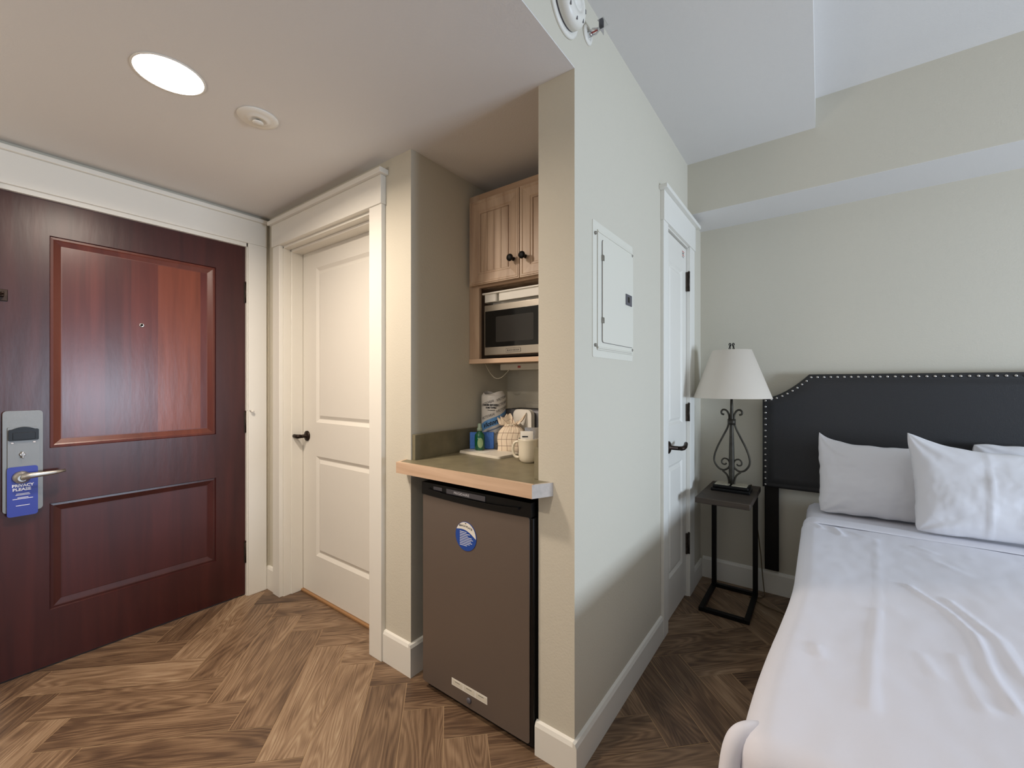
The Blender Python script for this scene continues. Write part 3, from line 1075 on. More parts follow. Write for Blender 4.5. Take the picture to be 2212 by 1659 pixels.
# --- microwave on the shelf
MX0, MX1, MY, MZ0, MZ1 = -1.309, -.838, 1.556, 1.3555, 1.612
t = thing('microwave', ((MX0 + MX1) / 2, 1.7, MZ0), 'stainless and black microwave on the cabinet shelf', 'microwave')
m = MB()
m.box(MX0, MX1, MY + .03, NY - .03, MZ0 + .008, MZ1, .004)
for xx in (MX0 + .03, MX1 - .03):
    for yy in (MY + .07, NY - .07):
        m.lathe([(.012, 0), (.012, .009)], (xx, yy, MZ0), n=16)
m.build('case', mat('dark_grey_case', (60, 54, 48), .4, .3), t)
m = MB()
m.box(MX0, MX1 - .115, MY, MY + .03, MZ0 + .016, MZ1, .003, m=STEEL)
dm = m.build('door', None, t)
m = MB()
m.box(MX0 + .006, MX1 - .117, MY - .0015, MY + .001, MZ0 + .054, MZ1 - .030, .001)
m.build('glass', GLASSB, dm)
m = MB()
m.prism(rr(MX0 + .072, MX1 - .185, MZ0 + .076, MZ1 - .060, .006), fxz, MY - .0021, MY - .0014)
m.build('window', MESHG, dm)
m = MB()
bc = (-1.136, MZ0 + .035)
m.prism(rr(bc[0] - .042, bc[0] + .042, bc[1] - .0095, bc[1] + .0095, .003), fxz, MY - .0008, MY + .0005, m=INK)
m.prism(rr(bc[0] - .0408, bc[0] + .0408, bc[1] - .0083, bc[1] + .0083, .0025), fxz, MY - .0012, MY + .0005, m=STEEL)
m.text('BLACK+DECKER', .0105, lambda u, v: (bc[0] + u, MY - .0014, bc[1] - .0038 + v), INK, .0002, width=.070)
m.build('name_badge', None, dm, recalc=False)
m = MB()
m.box(MX1 - .112, MX1, MY + .002, MY + .03, MZ0 + .006, MZ1, .003)
m.build('control_panel', BLACKP, t)
# white organiser tray lying on the microwave
t = thing('plastic_tray', (-1.09, 1.6, MZ1), 'white plastic two compartment tray lying on the microwave', 'tray')
m = MB()
for x0, x1 in ((-1.312, -1.238), (-1.226, -.87)):
    m.prism(rr(x0, x1, 1.556, 1.690, .012), lambda u, v, w_: (u, v, w_), MZ1 + .014, MZ1 + .052)
m.box(-1.29, -.90, 1.60, 1.66, MZ1, MZ1 + .015)
m.build('compartments', PLWH, t)
m = MB()
m.prism(rr(-1.322, -.862, 1.548, 1.698, .012), lambda u, v, w_: (u, v, w_), MZ1 + .052, MZ1 + .058)
m.build('rim', PLWH, t)

# under-cabinet light and its cord
t = thing('undercabinet_light', (-1.06, 1.75, 1.30), 'slim ivory light fixture under the cabinet', 'light fixture')
m = MB()
m.box(-1.325, -.80, 1.70, 1.80, 1.304, 1.3365, .004)
m.build('housing', PLIV, t)
m = MB()
m.box(-1.212, -1.196, 1.697, 1.700, 1.314, 1.325, .001)
m.build('switch', REDINK, t, label='small reddish rocker switch')
m = MB()
pts = []
for k in range(21):
    s_ = k / 20
    pts.append((-1.372 + .125 * s_, 1.64 + .07 * s_, 1.336 - .062 * sin(pi * min(1, s_ * 1.15) ** .9) - .03 * s_))
m.tube(pts, .0022, 8)
m.build('cord', CORDW, t, label='thin white drooping cord')

# wall outlet at the back of the niche
t = thing('wall_outlet', (-1.225, NY, 1.075), 'horizontal beige wall outlet at the back of the niche', 'outlet')
m = MB()
m.box(-1.285, -1.165, NY - .006, NY, 1.075, 1.145, .003)
m.build('cover_plate', PAINT, t)
m = MB()
m.box(-1.268, -1.182, NY - .008, NY - .006, 1.092, 1.128, .001)
m.build('socket', PLIV, t)

# toaster
t = thing('toaster', (-1.06, 1.755, CZ), 'grey toaster at the back of the counter', 'toaster')
m = MB()
m.box(-1.30, -.83, 1.690, 1.822, CZ + .012, 1.110, .022, seg=4)
m.box(-1.28, -.85, 1.70, 1.81, CZ, CZ + .02)
m.build('body', TOAST, t)
m = MB()
for yy in (1.725, 1.775):
    m.box(-1.26, -.90, yy - .011, yy + .011, 1.1085, 1.1115)
m.build('slots', BLACKP, t)
m = MB()
m.box(-.95, -.90, 1.676, 1.692, 1.03, 1.05, .003)
m.build('lever', BLACKP, t)

# white rounded plastic container
m = MB()
m.prism(rr(-1.203, -1.098, CZ, 1.112, .026), fxz, 1.648, 1.676)
m.box(-1.195, -1.106, 1.652, 1.672, CZ, CZ + .02)
o = m.build('plastic_container', PLWH)
tag(o, 'white rounded plastic container standing behind the checked pouch', 'container')

# paper towel roll in printed wrap
RC, RR_ = (-1.312, 1.632), .061
t = thing('paper_towel_roll', (RC[0], RC[1], CZ), 'wrapped paper towel roll with a blue band in the counter corner', 'paper towels')
m = MB()
m.lathe([(RR_ * .93, 0), (RR_, .006), (RR_, .258), (RR_ * .97, .268), (RR_ * .8, .271), (.02, .272)], (RC[0], RC[1], CZ + .0005), n=48)
m.build('roll', PAPER, t)
m = MB()   # twisted plastic peaks on top
for s in (-1, 1):
    def fw(a, b, s=s):
        ang = radians(-150 + 300 * a) + (0 if s > 0 else pi)
        r = RR_ * (.96 - .15 * b)
        return (RC[0] + s * .0 + r * cos(ang) , RC[1] + r * sin(ang), CZ + .266 + b * (.020 * max(0, cos(radians(-150 + 300 * a))) ** 1.5 + .002))
    m.grid(fw, 24, 3)
m.build('wrap_peaks', PAPER, t)
# printing follows the cylinder; fc(u, v, lift) with u measured along the circumference, 0 facing the camera
A0 = atan2(-RC[1], -RC[0])
def fc(u, v, lift=.0006):
    a = A0 + u / RR_
    return (RC[0] + (RR_ + lift) * cos(a), RC[1] + (RR_ + lift) * sin(a), CZ + v)
m = MB()
def strip(v0, v1, slope, mm, u0=-.085, u1=.085, lift=.0004):
    m.grid(lambda a, b: fc(u0 + (u1 - u0) * a, v0 + (v1 - v0) * b + slope * (u0 + (u1 - u0) * a) + 1.6 * (u0 + (u1 - u0) * a) * abs(u0 + (u1 - u0) * a), lift), 40, 2, mm)
strip(.120, .160, .34, BLUEB)
strip(.100, .107, .34, mat('wrap_grey_blue', (120, 136, 160), .4))
def tx(s_, size, u, v, mm, slope=0., weight=0., width=None, italic=0., curve=0.):
    m.text(s_, size, lambda a, b: fc(u + a + italic * b, v + b + slope * (u + a) + curve * (u + a) * abs(u + a), .0010), mm, weight, width=width)
tx('Victoria', .032, -.012, .128, INK, .34, .0010, .092, .15, 1.6)
tx('Bay', .024, .060, .132, GREYINK, .34, .0006, .036, .15, 1.6)
tx('CONSUMER RESPONSIBLE', .012, -.018, .216, INK, .0, .0006, .080)
tx('HOME TOWELS', .012, -.014, .203, INK, .0, .0006, .054)
tx('Household', .007, -.012, .193, INK, .0, .0002, .036)
for (u, v, s_) in ((-.038, .236, 'VICTORIA'), (.050, .232, 'VICTORIA'), (.045, .205, 'VICTORIA'), (.048, .178, 'VICTORIA'), (-.034, .170, 'VICTORIA'), (.040, .072, 'VICTORIA'), (-.045, .060, 'VICTORIA')):
    tx(s_, .018, u, v, GREYINK, .34, .0008, .078, .2)
tx('2 PLY SHEETS', .008, .03, .030, INK, 0, .0003, .040)
m.build('printed_wrap', None, t, recalc=False)

# green dish soap bottle
sc_ = (-1.297, 1.508)
CZ += .0108     # stands on the cutting board
t = thing('dish_soap_bottle', (sc_[0], sc_[1], CZ), 'small green dish soap bottle beside the blue sponge', 'soap bottle')
m = MB()
m.lathe([(.019, 0), (.022, .004), (.0225, .05), (.0215, .070), (.016, .080), (.010, .086), (.0095, .092)], (sc_[0], sc_[1], CZ), n=28, sx=1.15)
m.build('bottle', SOAP, t)
m = MB()
m.lathe([(.0125, .090), (.0125, .103), (.009, .106), (.0085, .122), (.006, .125), (.0, .125)], (sc_[0], sc_[1], CZ), n=24, cap=(True, False))
m.build('cap', SOAPCAP, t)
m = MB()
As = atan2(-sc_[1], -sc_[0])
def fs(u, v):
    a = As + .05 + u / .0232
    return (sc_[0] + .0236 * cos(a) * 1.13, sc_[1] + .0236 * sin(a), CZ + .036 + v)
m.grid(lambda a, b: fs(.0125 * (2 * b - 1) * sqrt(max(0, 1 - (2 * a - 1) ** 2)), .024 * (2 * a - 1)), 16, 6, LABELG)
m.build('label', None, t)

CZ -= .0108
# blue sponge standing on edge
m = MB()
Ms = Matrix.Translation((-1.311, 1.538, CZ + .0108)) @ Matrix.Rotation(radians(36), 4, 'Z') @ Matrix.Rotation(radians(-2), 4, 'X')
m.box(-.056, .060, -.009, .009, 0.0008, .080, .004, M=Ms)
o = m.build('kitchen_sponge', SPONGE)
tag(o, 'bright blue sponge standing against the paper towel roll', 'sponge')

# cutting board
t = thing('cutting_board', (-1.2, 1.46, CZ), 'white plastic cutting board lying flat on the counter', 'cutting board')
Mb = Matrix.Translation((-1.368, 1.438, CZ)) @ Matrix.Rotation(radians(-5.5), 4, 'Z')
m = MB()
def fb(u, v, w_):
    return tuple(Mb @ Vector((u, v, w_)))
m.prism(rr(0, .262, -.0, .138, .014), fb, .0003, .009)
m.prism(rr(.002, .260, .002, .136, .013), fb, .009, .0105)
m.build('board', BOARD, t)
m = MB()
m.prism(rr(.030, .145, .028, .070, .008), fb, .0105, .0112)
m.build('raised_patch', PLWH, t)

# checked cotton pouch with gathered neck
PO = (-1.166, 1.576)
t = thing('cotton_pouch', (PO[0], PO[1], CZ), 'checked cream cotton pouch tied at its neck, behind the mug', 'pouch')
Mp = Matrix.Translation((PO[0], PO[1], CZ)) @ Matrix.Rotation(radians(28), 4, 'Z') @ Matrix.Rotation(radians(-10), 4, 'X')
def pouch(a, b, side):
    # a across 0..1, b up 0..1
    u = 2 * a - 1
    ht = .135
    v = b * ht
    k = b
    hw = .066 * (1 - .10 * k) if k < .72 else .066 * (1 - .10 * .72) * (1 - .55 * ((k - .72) / .28) ** 1.3)
    th = .026 * (max(0, 1 - abs(u) ** 2.4)) ** .5 * (sin(pi * min(1, (k + .04) ** .75 * .97)) ** .6 * .9 + .12)
    fold = .0035 * sin(u * 17) * max(0, (k - .6) / .4) + .0015 * noise.noise(Vector((u * 3, k * 4, side)))
    return tuple(Mp @ Vector((u * hw + .004 * sin(k * 9), side * (th + .0006) + fold, v + .0015)))
m = MB()
for side in (-1, 1):
    m.grid(lambda a, b: pouch(a, b, side), 24, 24, uv=lambda a, b: (a * .132 + .004 * sin(b * 7), b * .135))
bmesh.ops.remove_doubles(m.bm, verts=m.bm.verts[:], dist=.0013)
m.build('bag', CHECK, t)
m = MB()
def ruff(a, b):
    ang = 2 * pi * a
    r = .010 + .040 * b ** .8 + .009 * sin(ang * 5) * b
    return tuple(Mp @ Vector((r * cos(ang) * 1.25, r * sin(ang) * .62, .130 + .046 * b * (.62 + .42 * sin(ang * 3 + 1) + .30 * sin(ang * 7)))))
m.grid(ruff, 72, 8, uv=lambda a, b: (a * .2, b * .06))
m.build('ruffle', CHECK, t)
m = MB()
m.tube([tuple(Mp @ Vector((.019 * cos(q / 20 * 2 * pi) * 1.2, .013 * sin(q / 20 * 2 * pi), .130))) for q in range(21)], .0026, 8)
m.build('drawstring', CORDW, t)


def mug(cx, cy, hang, label, group=None):
    t = thing('mug', (cx, cy, CZ), label, 'mug', 'cream mugs')
    m = MB()
    m.lathe([(.026, 0), (.031, .003), (.038, .012), (.0405, .030), (.041, .070), (.042, .090), (.0435, .0975), (.042, .098), (.0395, .093), (.038, .070), (.0375, .03), (.030, .010), (.0, .008)],
            (cx, cy, CZ), n=40, cap=(True, False))
    m.build('cup', MUGM, t)
    m = MB()
    ca, sa = cos(hang), sin(hang)
    P = []
    for k in range(15):
        f = k / 14
        a = radians(105 - 210 * f)
        P.append((.038 + .030 * max(0, cos(a * .9)) ** .7 if 0 < k < 14 else .037, .052 + .031 * sin(a) - .004 * f))
    m.tube([(cx + r * ca, cy + r * sa, CZ + z) for r, z in P], [.0058] * 15, 10, flat=1.2)
    m.build('handle', MUGM, t)
    return t


mug(-.972, 1.437, radians(196), 'cream ceramic mug holding packets, at the counter\'s right end')
mug(-.848, 1.505, radians(20), 'second cream mug, mostly hidden behind the partition edge')


def packet(cx, cy, z, ang, tilt, W, H, mm, label, cat='packet', group='packets in the mug'):
    M_ = Matrix.Translation((cx, cy, z)) @ Matrix.Rotation(ang, 4, 'Z') @ Matrix.Rotation(tilt, 4, 'X')
    m = MB()
    for s in (-1, 1):
        m.grid(lambda a, b: tuple(M_ @ Vector(((a - .5) * W, s * (.0035 * (max(0, sin(pi * a)) * max(0, sin(pi * b))) ** .5 + .0003), b * H))), 10, 10, mm)
    if mm is not FOIL:
        m.box(-W * .36, W * .1, -.0042, -.0036, H * .62, H * .70, M=M_, m=INK)
        m.box(-W * .40, W * .40, -.0042, -.0036, H * .30, H * .48, M=M_, m=mat('pink_print', (206, 170, 164), .5))
    o = m.build('packet', None)
    tag(o, label, cat, group)


packet(-.972, 1.425, CZ + .062, radians(32), radians(-6), .052, .066, PLWH, 'white printed packet standing at the front of the mug')
packet(-.962, 1.447, CZ + .066, radians(36), radians(-10), .056, .076, FOIL, 'silver foil packet behind the white packet in the mug')

# ================================================================= BEDROOM
# --- side table
TX0, TX1, TY0, TY1, TZ = -.536, -.286, 2.385, 2.850, .632
t = thing('side_table', ((TX0 + TX1) / 2, 2.62, 0), 'narrow C-shaped side table with dark wood top beside the bed', 'side table')
m = MB()
m.box(TX0 - .004, TX1 + .004, TY0, TY1, TZ - .030, TZ, .003)
m.build('table_top', DARKW, t)
m = MB()
s_ = .0125
for x in (TX0 + s_, TX1 - s_ - .006):
    m.box(x - s_, x + s_, 2.445, 2.815, 0.0005, .022, .002)
m.box(TX0 + 2 * s_, TX1 - 2 * s_ - .006, 2.445, 2.470, 0.0005, .022, .002)
m.box(TX0 + 2 * s_, TX1 - 2 * s_ - .006, 2.790, 2.815, 0.0005, .022, .002)
m.build('base_frame', BLACKM, t)
for x in (TX0 + s_, TX1 - s_ - .006):
    m = bx(x - s_, x + s_, 2.790, 2.815, .022, TZ - .030, .001)
    m.build('leg', BLACKM, t)

# --- table lamp
LX, LY = -.405, 2.650
t = thing('table_lamp', (LX, LY, TZ), 'wrought iron scroll table lamp with cream tapered shade', 'lamp')
m = MB()
m.box(LX - .098, LX + .098, LY - .062, LY + .062, TZ + .0003, TZ + .016, .004)
m.box(LX - .090, LX + .090, LY - .054, LY + .054, TZ + .016, TZ + .034, .006)
base = m.build('base', BLACKM, t)
for x0, x1 in ((LX - .080, LX - .006), (LX + .006, LX + .080)):
    m = MB()
    m.box(x0, x1, LY - .046, LY + .046, TZ + .034, TZ + .0375, .001)
    m.build('tile', TILEM, base, label='mottled pale stone tile inlay')
m = MB()
m.tube([(LX, LY, TZ + .036), (LX, LY, .70), (LX, LY, .78), (LX, LY, .86), (LX, LY, .95), (LX, LY, 1.02), (LX, LY, 1.10), (LX, LY, 1.17)],
       [.010, .0135, .015, .0135, .011, .0095, .008, .006], 12)
m.lathe([(.021, 0), (.021, .032)], (LX, LY, 1.004), n=20)
m.build('post', IRON, t)


def spline(P, n=10):
    out = []
    Q = [P[0]] + P + [P[-1]]
    for i in range(1, len(Q) - 2):
        for k in range(n):
            f = k / n
            a, b, c, d = Q[i - 1], Q[i], Q[i + 1], Q[i + 2]
            out.append(tuple(.5 * (2 * b[q] + (c[q] - a[q]) * f + (2 * a[q] - 5 * b[q] + 4 * c[q] - d[q]) * f * f + (3 * b[q] - a[q] - 3 * c[q] + d[q]) * f ** 3) for q in range(2)))
    out.append(P[-1])
    return out


for s in (-1, 1):
    main = [(.008, .775), (.018, .757), (.040, .744), (.066, .752), (.088, .785), (.088, .825), (.070, .880), (.042, .940), (.020, .990), (.013, 1.030), (.014, 1.060), (.026, 1.083), (.042, 1.088), (.052, 1.078), (.050, 1.064), (.038, 1.060)]
    m = MB()
    m.tube([(LX + s * x, LY, z) for x, z in spline(main, 8)], .0052, 8)
    m.build('scroll_arm', IRON, t)
    low = [(.010, .787), (.020, .806), (.038, .810), (.050, .797), (.048, .780), (.034, .776), (.026, .784)]
    foot = [(.014, TZ + .037), (.015, .690), (.024, .718), (.046, .740)]
    m = MB()
    m.tube([(LX + s * x, LY, z) for x, z in spline(low, 8)], .0042, 8)
    m.tube([(LX + s * x, LY, z) for x, z in spline(foot, 6)], .0052, 8)
    m.build('small_scroll', IRON, t)
m = MB()
m.lathe([(.200, 1.155), (.1985, 1.156), (.100, 1.424), (.0985, 1.424), (.0965, 1.420), (.194, 1.160)], (LX, LY, 0), n=64, cap=(False, False))
m.rings([[(LX + r * cos(2 * pi * k / 64), LY + r * sin(2 * pi * k / 64), z) for k in range(64)] for r, z in ((.194, 1.160), (.200, 1.155))], cap=(False, False))
shade = m.build('lamp_shade', SHADE, t)
m = MB()
for k in range(3):
    a = 2 * pi * k / 3
    m.tube([(LX, LY, 1.405), (LX + .096 * cos(a), LY + .096 * sin(a), 1.415)], .0018, 6)
m.lathe([(.008, 1.17), (.008, 1.405), (.0, 1.41)], (LX, LY, 0), n=12, cap=(True, False))
m.build('harp', BLACKM, t)
m = MB()
for s in (-1, 1):
    fin = [(.004, 1.408), (.009, 1.424), (.013, 1.435), (.004, 1.452), (.006, 1.463), (.012, 1.462), (.0135, 1.453)]
    fin2 = [(.014, 1.424), (.006, 1.436), (.011, 1.447), (.004, 1.460)]
    m.tube([(LX + s * x, LY, z) for x, z in spline(fin, 6)], .0024, 8)
    m.tube([(LX + s * x, LY + .003, z) for x, z in spline(fin2, 6)], .002, 8)
m.build('finial', BLACKM, t)
m = MB()
cordp = [(LX + .06, LY + .064, TZ + .008), (LX + .075, LY + .190, TZ + .006), (-.330, 2.862, TZ - .010), (-.318, 2.872, .52), (-.300, 2.880, .36), (-.285, 2.884, .22), (-.275, 2.872, .10), (-.262, 2.84, .008), (-.272, 2.79, .006), (-.33, 2.76, .006), (-.25, 2.70, .006), (-.14, 2.66, .006)]
m.tube(cordp, .0028, 8)
m.build('cord', CORDM, t, label='brown cord trailing to the floor')

# --- headboard (upholstered, nailhead border)
HX0, HX1 = -.272, 1.632
HYF, HYB = 2.826, 2.886
t = thing('headboard', ((HX0 + HX1) / 2, 2.86, .14), 'charcoal upholstered headboard with silver nailhead border', 'headboard')
def hb_outline(ins=0.0):
    P = []
    lft = [(HX0 + ins, .638 + ins), (HX0 + ins, 1.150 - ins * .6)]
    for k in range(1, 11):
        f = k / 10
        x = HX0 + ins + (.222 - ins * .4) * f
        z = 1.150 - ins * .6 + (.137 - ins * .4) * (f ** 1.7)
        lft.append((x, z))
    P = lft
    rt = [(HX0 + HX1 - x, z) for x, z in lft[::-1]]
    return P + rt
m = MB()
ol = hb_outline()
n_ = len(ol)
loops = []
for ins, y in ((0.006, HYB), (0, HYB - .006), (0, HYF + .014), (.003, HYF + .006), (.010, HYF + .001), (.016, HYF), (.024, HYF + .001), (.032, HYF - .004), (.06, HYF - .008)):
    loops.append([(x, y, z) for x, z in hb_outline(ins)])
m.rings(loops, smooth=True)
m.build('cushion', LEATH, t)
path = hb_outline(.016)
# nail heads, evenly spaced along the visible outline
def walk(P, step):
    out = []
    acc = 0
    for a, b in zip(P[:-1], P[1:]):
        L_ = hypot(b[0] - a[0], b[1] - a[1])
        d = (step - acc) if out else 0.0
        while d <= L_ + 1e-9:
            f = d / L_ if L_ else 0
            out.append((a[0] + (b[0] - a[0]) * f, a[1] + (b[1] - a[1]) * f))
            d += step
        acc = L_ - (d - step)
    return out
nails = walk(path[:2], .0345) + walk(path[1:], .0285)[1:]
nm = None
cnt = 0
rest = MB()
for x, z in nails:
    vis = x < .80
    if vis and cnt < 98:
        cnt += 1
        m = MB()
        m.lathe([(.0062, 0), (.0062, .0012), (.0048, .0034), (.0024, .0046), (.0, .005)], (x, HYF, z), '-Y', 12, cap=(True, False))
        m.build('nailhead', NAIL, t)
    else:
        rest.lathe([(.0062, 0), (.0048, .0034), (.0, .005)], (x, HYF, z), '-Y', 8, cap=(True, False))
rest.build('nailhead_row', NAIL, t)['kind'] = 'stuff'
for x0 in (-.264, 1.554):
    m = bx(x0, x0 + .070, 2.862, 2.884, .150, .70, .003)
    m.build('leg', BLACKM, t)

# --- bed
BX0, BX1, BY0, BY1, BZ = -.072, 1.440, .848, 2.815, .600
t = thing('bed', ((BX0 + BX1) / 2, (BY0 + BY1) / 2, 0), 'bed made with smooth white sheets in front of the charcoal headboard', 'bed')
m = MB()
m.box(BX0 + .03, BX1 - .03, BY0 + .04, BY1, .06, .30, .01)
for xx in (BX0 + .12, BX1 - .12):
    for yy in (BY0 + .15, BY1 - .15):
        m.lathe([(.025, 0), (.03, .06)], (xx, yy, 0), n=16)
m.build('bed_base', BLACKM, t)


def ridge(x, y, pts, wdt):
    """height of a soft crease running along a polyline"""
    best = 9
    for (a, b) in zip(pts[:-1], pts[1:]):
        ax, ay, bx_, by = a[0], a[1], b[0], b[1]
        dx, dy = bx_ - ax, by - ay
        f = max(0, min(1, ((x - ax) * dx + (y - ay) * dy) / (dx * dx + dy * dy)))
        d = hypot(x - ax - f * dx, y - ay - f * dy)
        best = min(best, d)
    return math.exp(-(best / wdt) ** 2)


CREASES = [([(.184, 2.26), (.165, 2.0), (.144, 1.725), (.132, 1.55)], .006, .0014),
           ([(.132, 1.55), (.120, 1.373), (.113, 1.197), (.109, 1.077)], .0075, .0034),
           ([(.222, 1.80), (.288, 1.66), (.316, 1.54), (.306, 1.357), (.314, 1.228)], .008, .0055),
           ([(.30, 1.75), (.357, 1.546), (.354, 1.382), (.39, 1.25)], .009, .0045), ([(.262, 1.40), (.262, 1.28), (.268, 1.20)], .009, .003),
           ([(.20, 1.36), (.212, 1.28)], .010, .0025),
           ([(-.021, 2.359), (.005, 2.301)], .010, .006), ([(.049, 2.341), (.072, 2.245)], .010, .006), ([(.115, 2.30), (.150, 2.27), (.184, 2.26)], .010, .003),
           ([(-.072, 1.362), (-.071, 1.30)], .009, .005), ([(-.040, 1.303), (-.032, 1.273)], .009, .004), ([(.020, 1.255), (.028, 1.215)], .009, .004),
           ([(.30, 2.24), (.34, 2.20)], .012, .003), ([(.33, 2.10), (.38, 2.02)], .014, .002)]


def cloth_z(x, y, amp=1.0):
    v = .0030 * noise.noise(Vector((x * 3.2, y * 2.2, 1.3))) + .0013 * noise.noise(Vector((x * 9, y * 6.5, 4.1)))
    v += .0011 * noise.noise(Vector((x * 26, y * 14, 2.0)))
    for pts, wd_, h in CREASES:
        v += h * ridge(x, y, pts, wd_)
    return v * amp


def drape(x0, x1, y0, y1, z, D, R, step, foot=True, flare=.02, seed=0.0, amp=1.0, mat_=None, head_drop=0.0):
    """cloth lying on a box with rounded edges, hanging on both sides and at the foot"""
    m = MB()
    us = []
    a = x0 - D
    nx = int((x1 - x0 + 2 * D) / step)
    ny = int((y1 - y0 + (D if foot else 0)) / step)
    def pos(fi, fj):
        a = x0 - D + (x1 - x0 + 2 * D) * fi
        b = (y0 - (D if foot else 0)) + (y1 - y0 + (D if foot else 0)) * fj
        ca, cb = min(max(a, x0 + R), x1 - R), max(b, y0 + R) if foot else b
        oa, ob = a - ca, b - cb
        # small bow of the edge, as on a soft mattress
        d = hypot(oa, ob)
        top = z + cloth_z(ca, cb, amp)
        if foot:      # the cloth swells outward towards the foot corner
            k_ = max(0, min(1, (1.75 - cb) / .85))
            ca -= .050 * k_ * k_ * (3 - 2 * k_) * max(0, min(1, (x0 + .45 - ca) / .40))
        if d < 1e-9:
            return (ca, cb, top)
        ux, uy = oa / d, ob / d
        d = min(d, D)
        q = R * pi / 2
        if d < q:
            th = d / R
            out, drop = R * sin(th), R * (1 - cos(th))
        else:
            f = (d - q) / (D - q)
            drop = R + (d - q)
            out = R + flare * f ** 1.4
            wv = .010 * noise.noise(Vector((ca * 4 + cb * 4 + ux * .8, f * 1.2, seed)))
            out += wv * f
        return (ca + ux * out, cb + uy * out, top - drop)
    m.grid(pos, nx, ny, mat_)
    return m


m = drape(BX0 + .012, BX1 - .012, BY0 + .02, BY1, BZ - .010, .42, .050, .03, foot=False, flare=.006, mat_=SHEET, amp=.3)
m.build('fitted_sheet', None, t)
m = drape(BX0, BX1, BY0, 2.372, BZ, .50, .050, .0095, foot=True, flare=.014, mat_=SHEET)
m.build('coverlet', None, t)
m = MB()   # folded pleat hanging at the near foot corner
pz = [(-.085, .925, .582), (-.105, .907, .583), (-.122, .893, .574), (-.132, .884, .553), (-.138, .879, .51), (-.143, .874, .42), (-.146, .872, .32), (-.149, .870, .20), (-.152, .868, .11)]
def sm(P, n=6):
    out = []
    Q = [P[0]] + P + [P[-1]]
    for i in range(1, len(Q) - 2):
        for k in range(n):
            f = k / n
            a, b, c, d = Q[i - 1], Q[i], Q[i + 1], Q[i + 2]
            out.append(tuple(.5 * (2 * b[q] + (c[q] - a[q]) * f + (2 * a[q] - 5 * b[q] + 4 * c[q] - d[q]) * f * f + (3 * b[q] - a[q] - 3 * c[q] + d[q]) * f ** 3) for q in range(len(b))))
    out.append(tuple(P[-1]))
    return out
pr = sm([p + (q,) for p, q in zip(pz, [.010, .013, .0155, .017, .018, .019, .020, .021, .021])])
m.tube([p[:3] for p in pr], [p[3] for p in pr], 24)
m.build('corner_pleat', SHEET, t, label='rolled corner pleat of the coverlet')
m = MB()   # turned-down band of the top sheet
def band_(fi, fj):
    x0, x1, R = BX0 + .004, BX1 - .004, .048
    D = .30
    a = x0 - D + (x1 - x0 + 2 * D) * fi
    ca = min(max(a, x0 + R), x1 - R)
    o_ = a - ca
    d = abs(o_)
    y = 2.362 + .110 * fj
    th = .0055 * sin(pi * min(1, max(0, fj * 1.02))) ** .35
    top = BZ + .0018 + th + .003 * noise.noise(Vector((ca * 3, y * 3, 7.)))
    if d < 1e-9: return (ca, y, top)
    s = 1 if o_ > 0 else -1
    q = R * pi / 2
    if d < q:
        return (ca + s * R * sin(d / R), y, top - R * (1 - cos(d / R)))
    return (ca + s * R, y, top - R - (d - q))
m.grid(band_, 150, 12, SHEET)
m.build('turned_down_sheet', None, t)


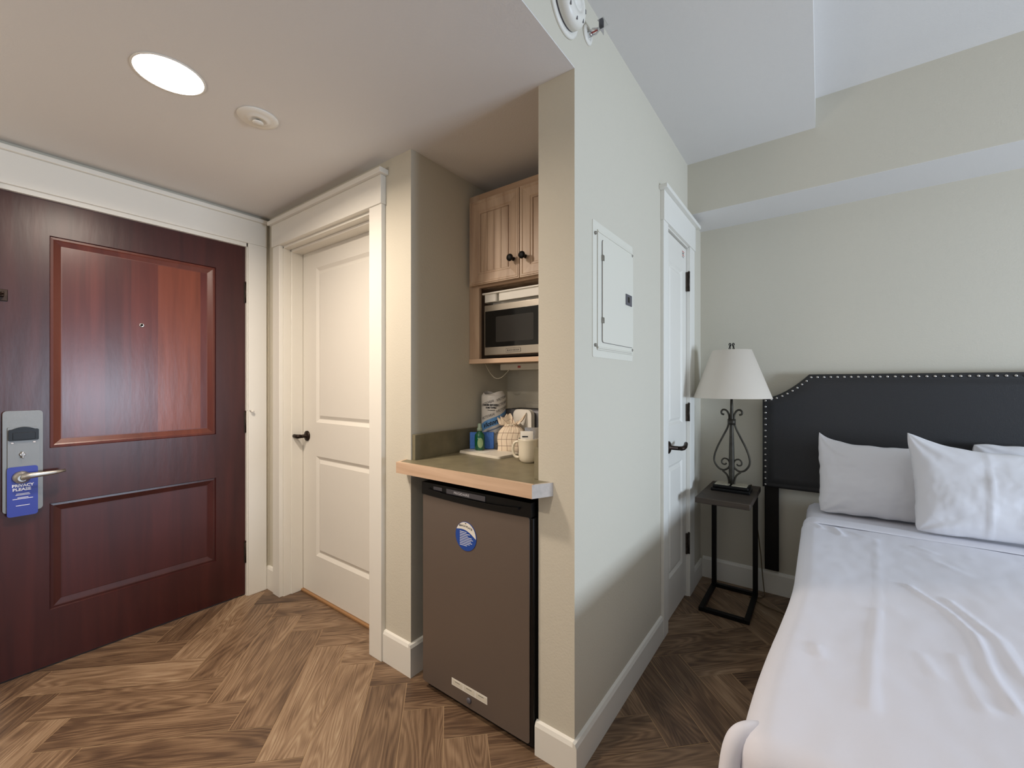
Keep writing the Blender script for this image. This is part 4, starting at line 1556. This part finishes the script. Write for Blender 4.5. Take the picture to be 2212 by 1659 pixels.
def pillow(cx, y, z, W, H, T, lean, yaw, label, seed, ear=(0, 0), ep=4, sag=.0, crease=None):
    M_ = Matrix.Translation((cx, y, z)) @ Matrix.Rotation(yaw, 4, 'Z') @ Matrix.Rotation(lean, 4, 'X')
    m = MB()
    def f(a, b, s):
        u, v = 2 * a - 1, 2 * b - 1
        u = sin(u * pi / 2); v = sin(v * pi / 2)
        x = W / 2 * u * (1 - .030 * (1 - v * v)) * (1 - .035 * abs(v) ** 7)
        zz = H / 2 * v * (1 - .050 * (1 - u * u)) * (1 - .05 * abs(u) ** 9)
        x += .004 * noise.noise(Vector((seed, v * 5, 1))) * abs(u) ** 3
        zz += .004 * noise.noise(Vector((u * 5, seed, 3))) * abs(v) ** 3
        zz -= sag * max(0, v) * (1 - (abs(u)) ** 2.5)
        e = max(0, -u) ** ep * max(0, v) ** ep
        x += ear[0] * e; zz += ear[1] * e
        th = T / 2 * (max(0, 1 - abs(u) ** 2.6) * max(0, 1 - abs(v) ** 2.2)) ** .42
        nz = .010 * noise.noise(Vector((u * 1.7 + seed, v * 1.9, s * 2))) + .0032 * noise.noise(Vector((u * 5.5 + seed, v * 3.4, s * 2))) + .0022 * noise.noise(Vector((u * 15 + seed, v * 8, s * 2)))
        # soft folds that run in from the corners
        dc = hypot(abs(u) - 1, abs(v) - 1)
        nz += .0065 * sin(atan2(1 - abs(v), 1 - abs(u) + 1e-6) * 9 + seed) * math.exp(-(dc / .55) ** 2)
        if crease is not None:
            nz += .005 * math.exp(-((u - crease - .03 * v) / .022) ** 2)
        env = (max(0, 1 - u * u) * max(0, 1 - v * v)) ** .4
        return tuple(M_ @ Vector((x, s * (th + .004 + nz * env), zz + H / 2)))
    for s in (-1, 1):
        m.grid(lambda a, b: f(a, b, s), 96, 72, PILLOW)
    def edge(a0, a1, b0, b1, k):
        return (a0 + (a1 - a0) * k, b0 + (b1 - b0) * k)
    for seg in ((0, 1, 0, 0), (1, 1, 0, 1), (1, 0, 1, 1), (0, 0, 1, 0)):
        m.grid(lambda a, b: f(*edge(*seg, a), -1 if b < .5 else 1), 96 if seg[0] != seg[1] else 72, 1, PILLOW)
    bmesh.ops.remove_doubles(m.bm, verts=m.bm.verts[:], dist=.00002)
    o = m.build('pillow', None, origin=(cx, y, z))
    tag(o, label, 'pillow', 'white bed pillows')
    return o


pillow(.275, 2.610, BZ - .004, .57, .355, .125, radians(-13), radians(2), 'leftmost white pillow leaning on the headboard', 1.0, (-.002, .052), 5.5, .004)
pillow(.850, 2.730, BZ - .004, .60, .375, .080, radians(-6), radians(0), 'white pillow hidden behind the front pillow, only its top edge showing', 5.0)
pillow(.630, 2.450, BZ + .010, .62, .365, .125, radians(-15), radians(3), 'front white pillow overlapping the left one', 9.0, (-.014, .065), 3.2, .004, -.30)
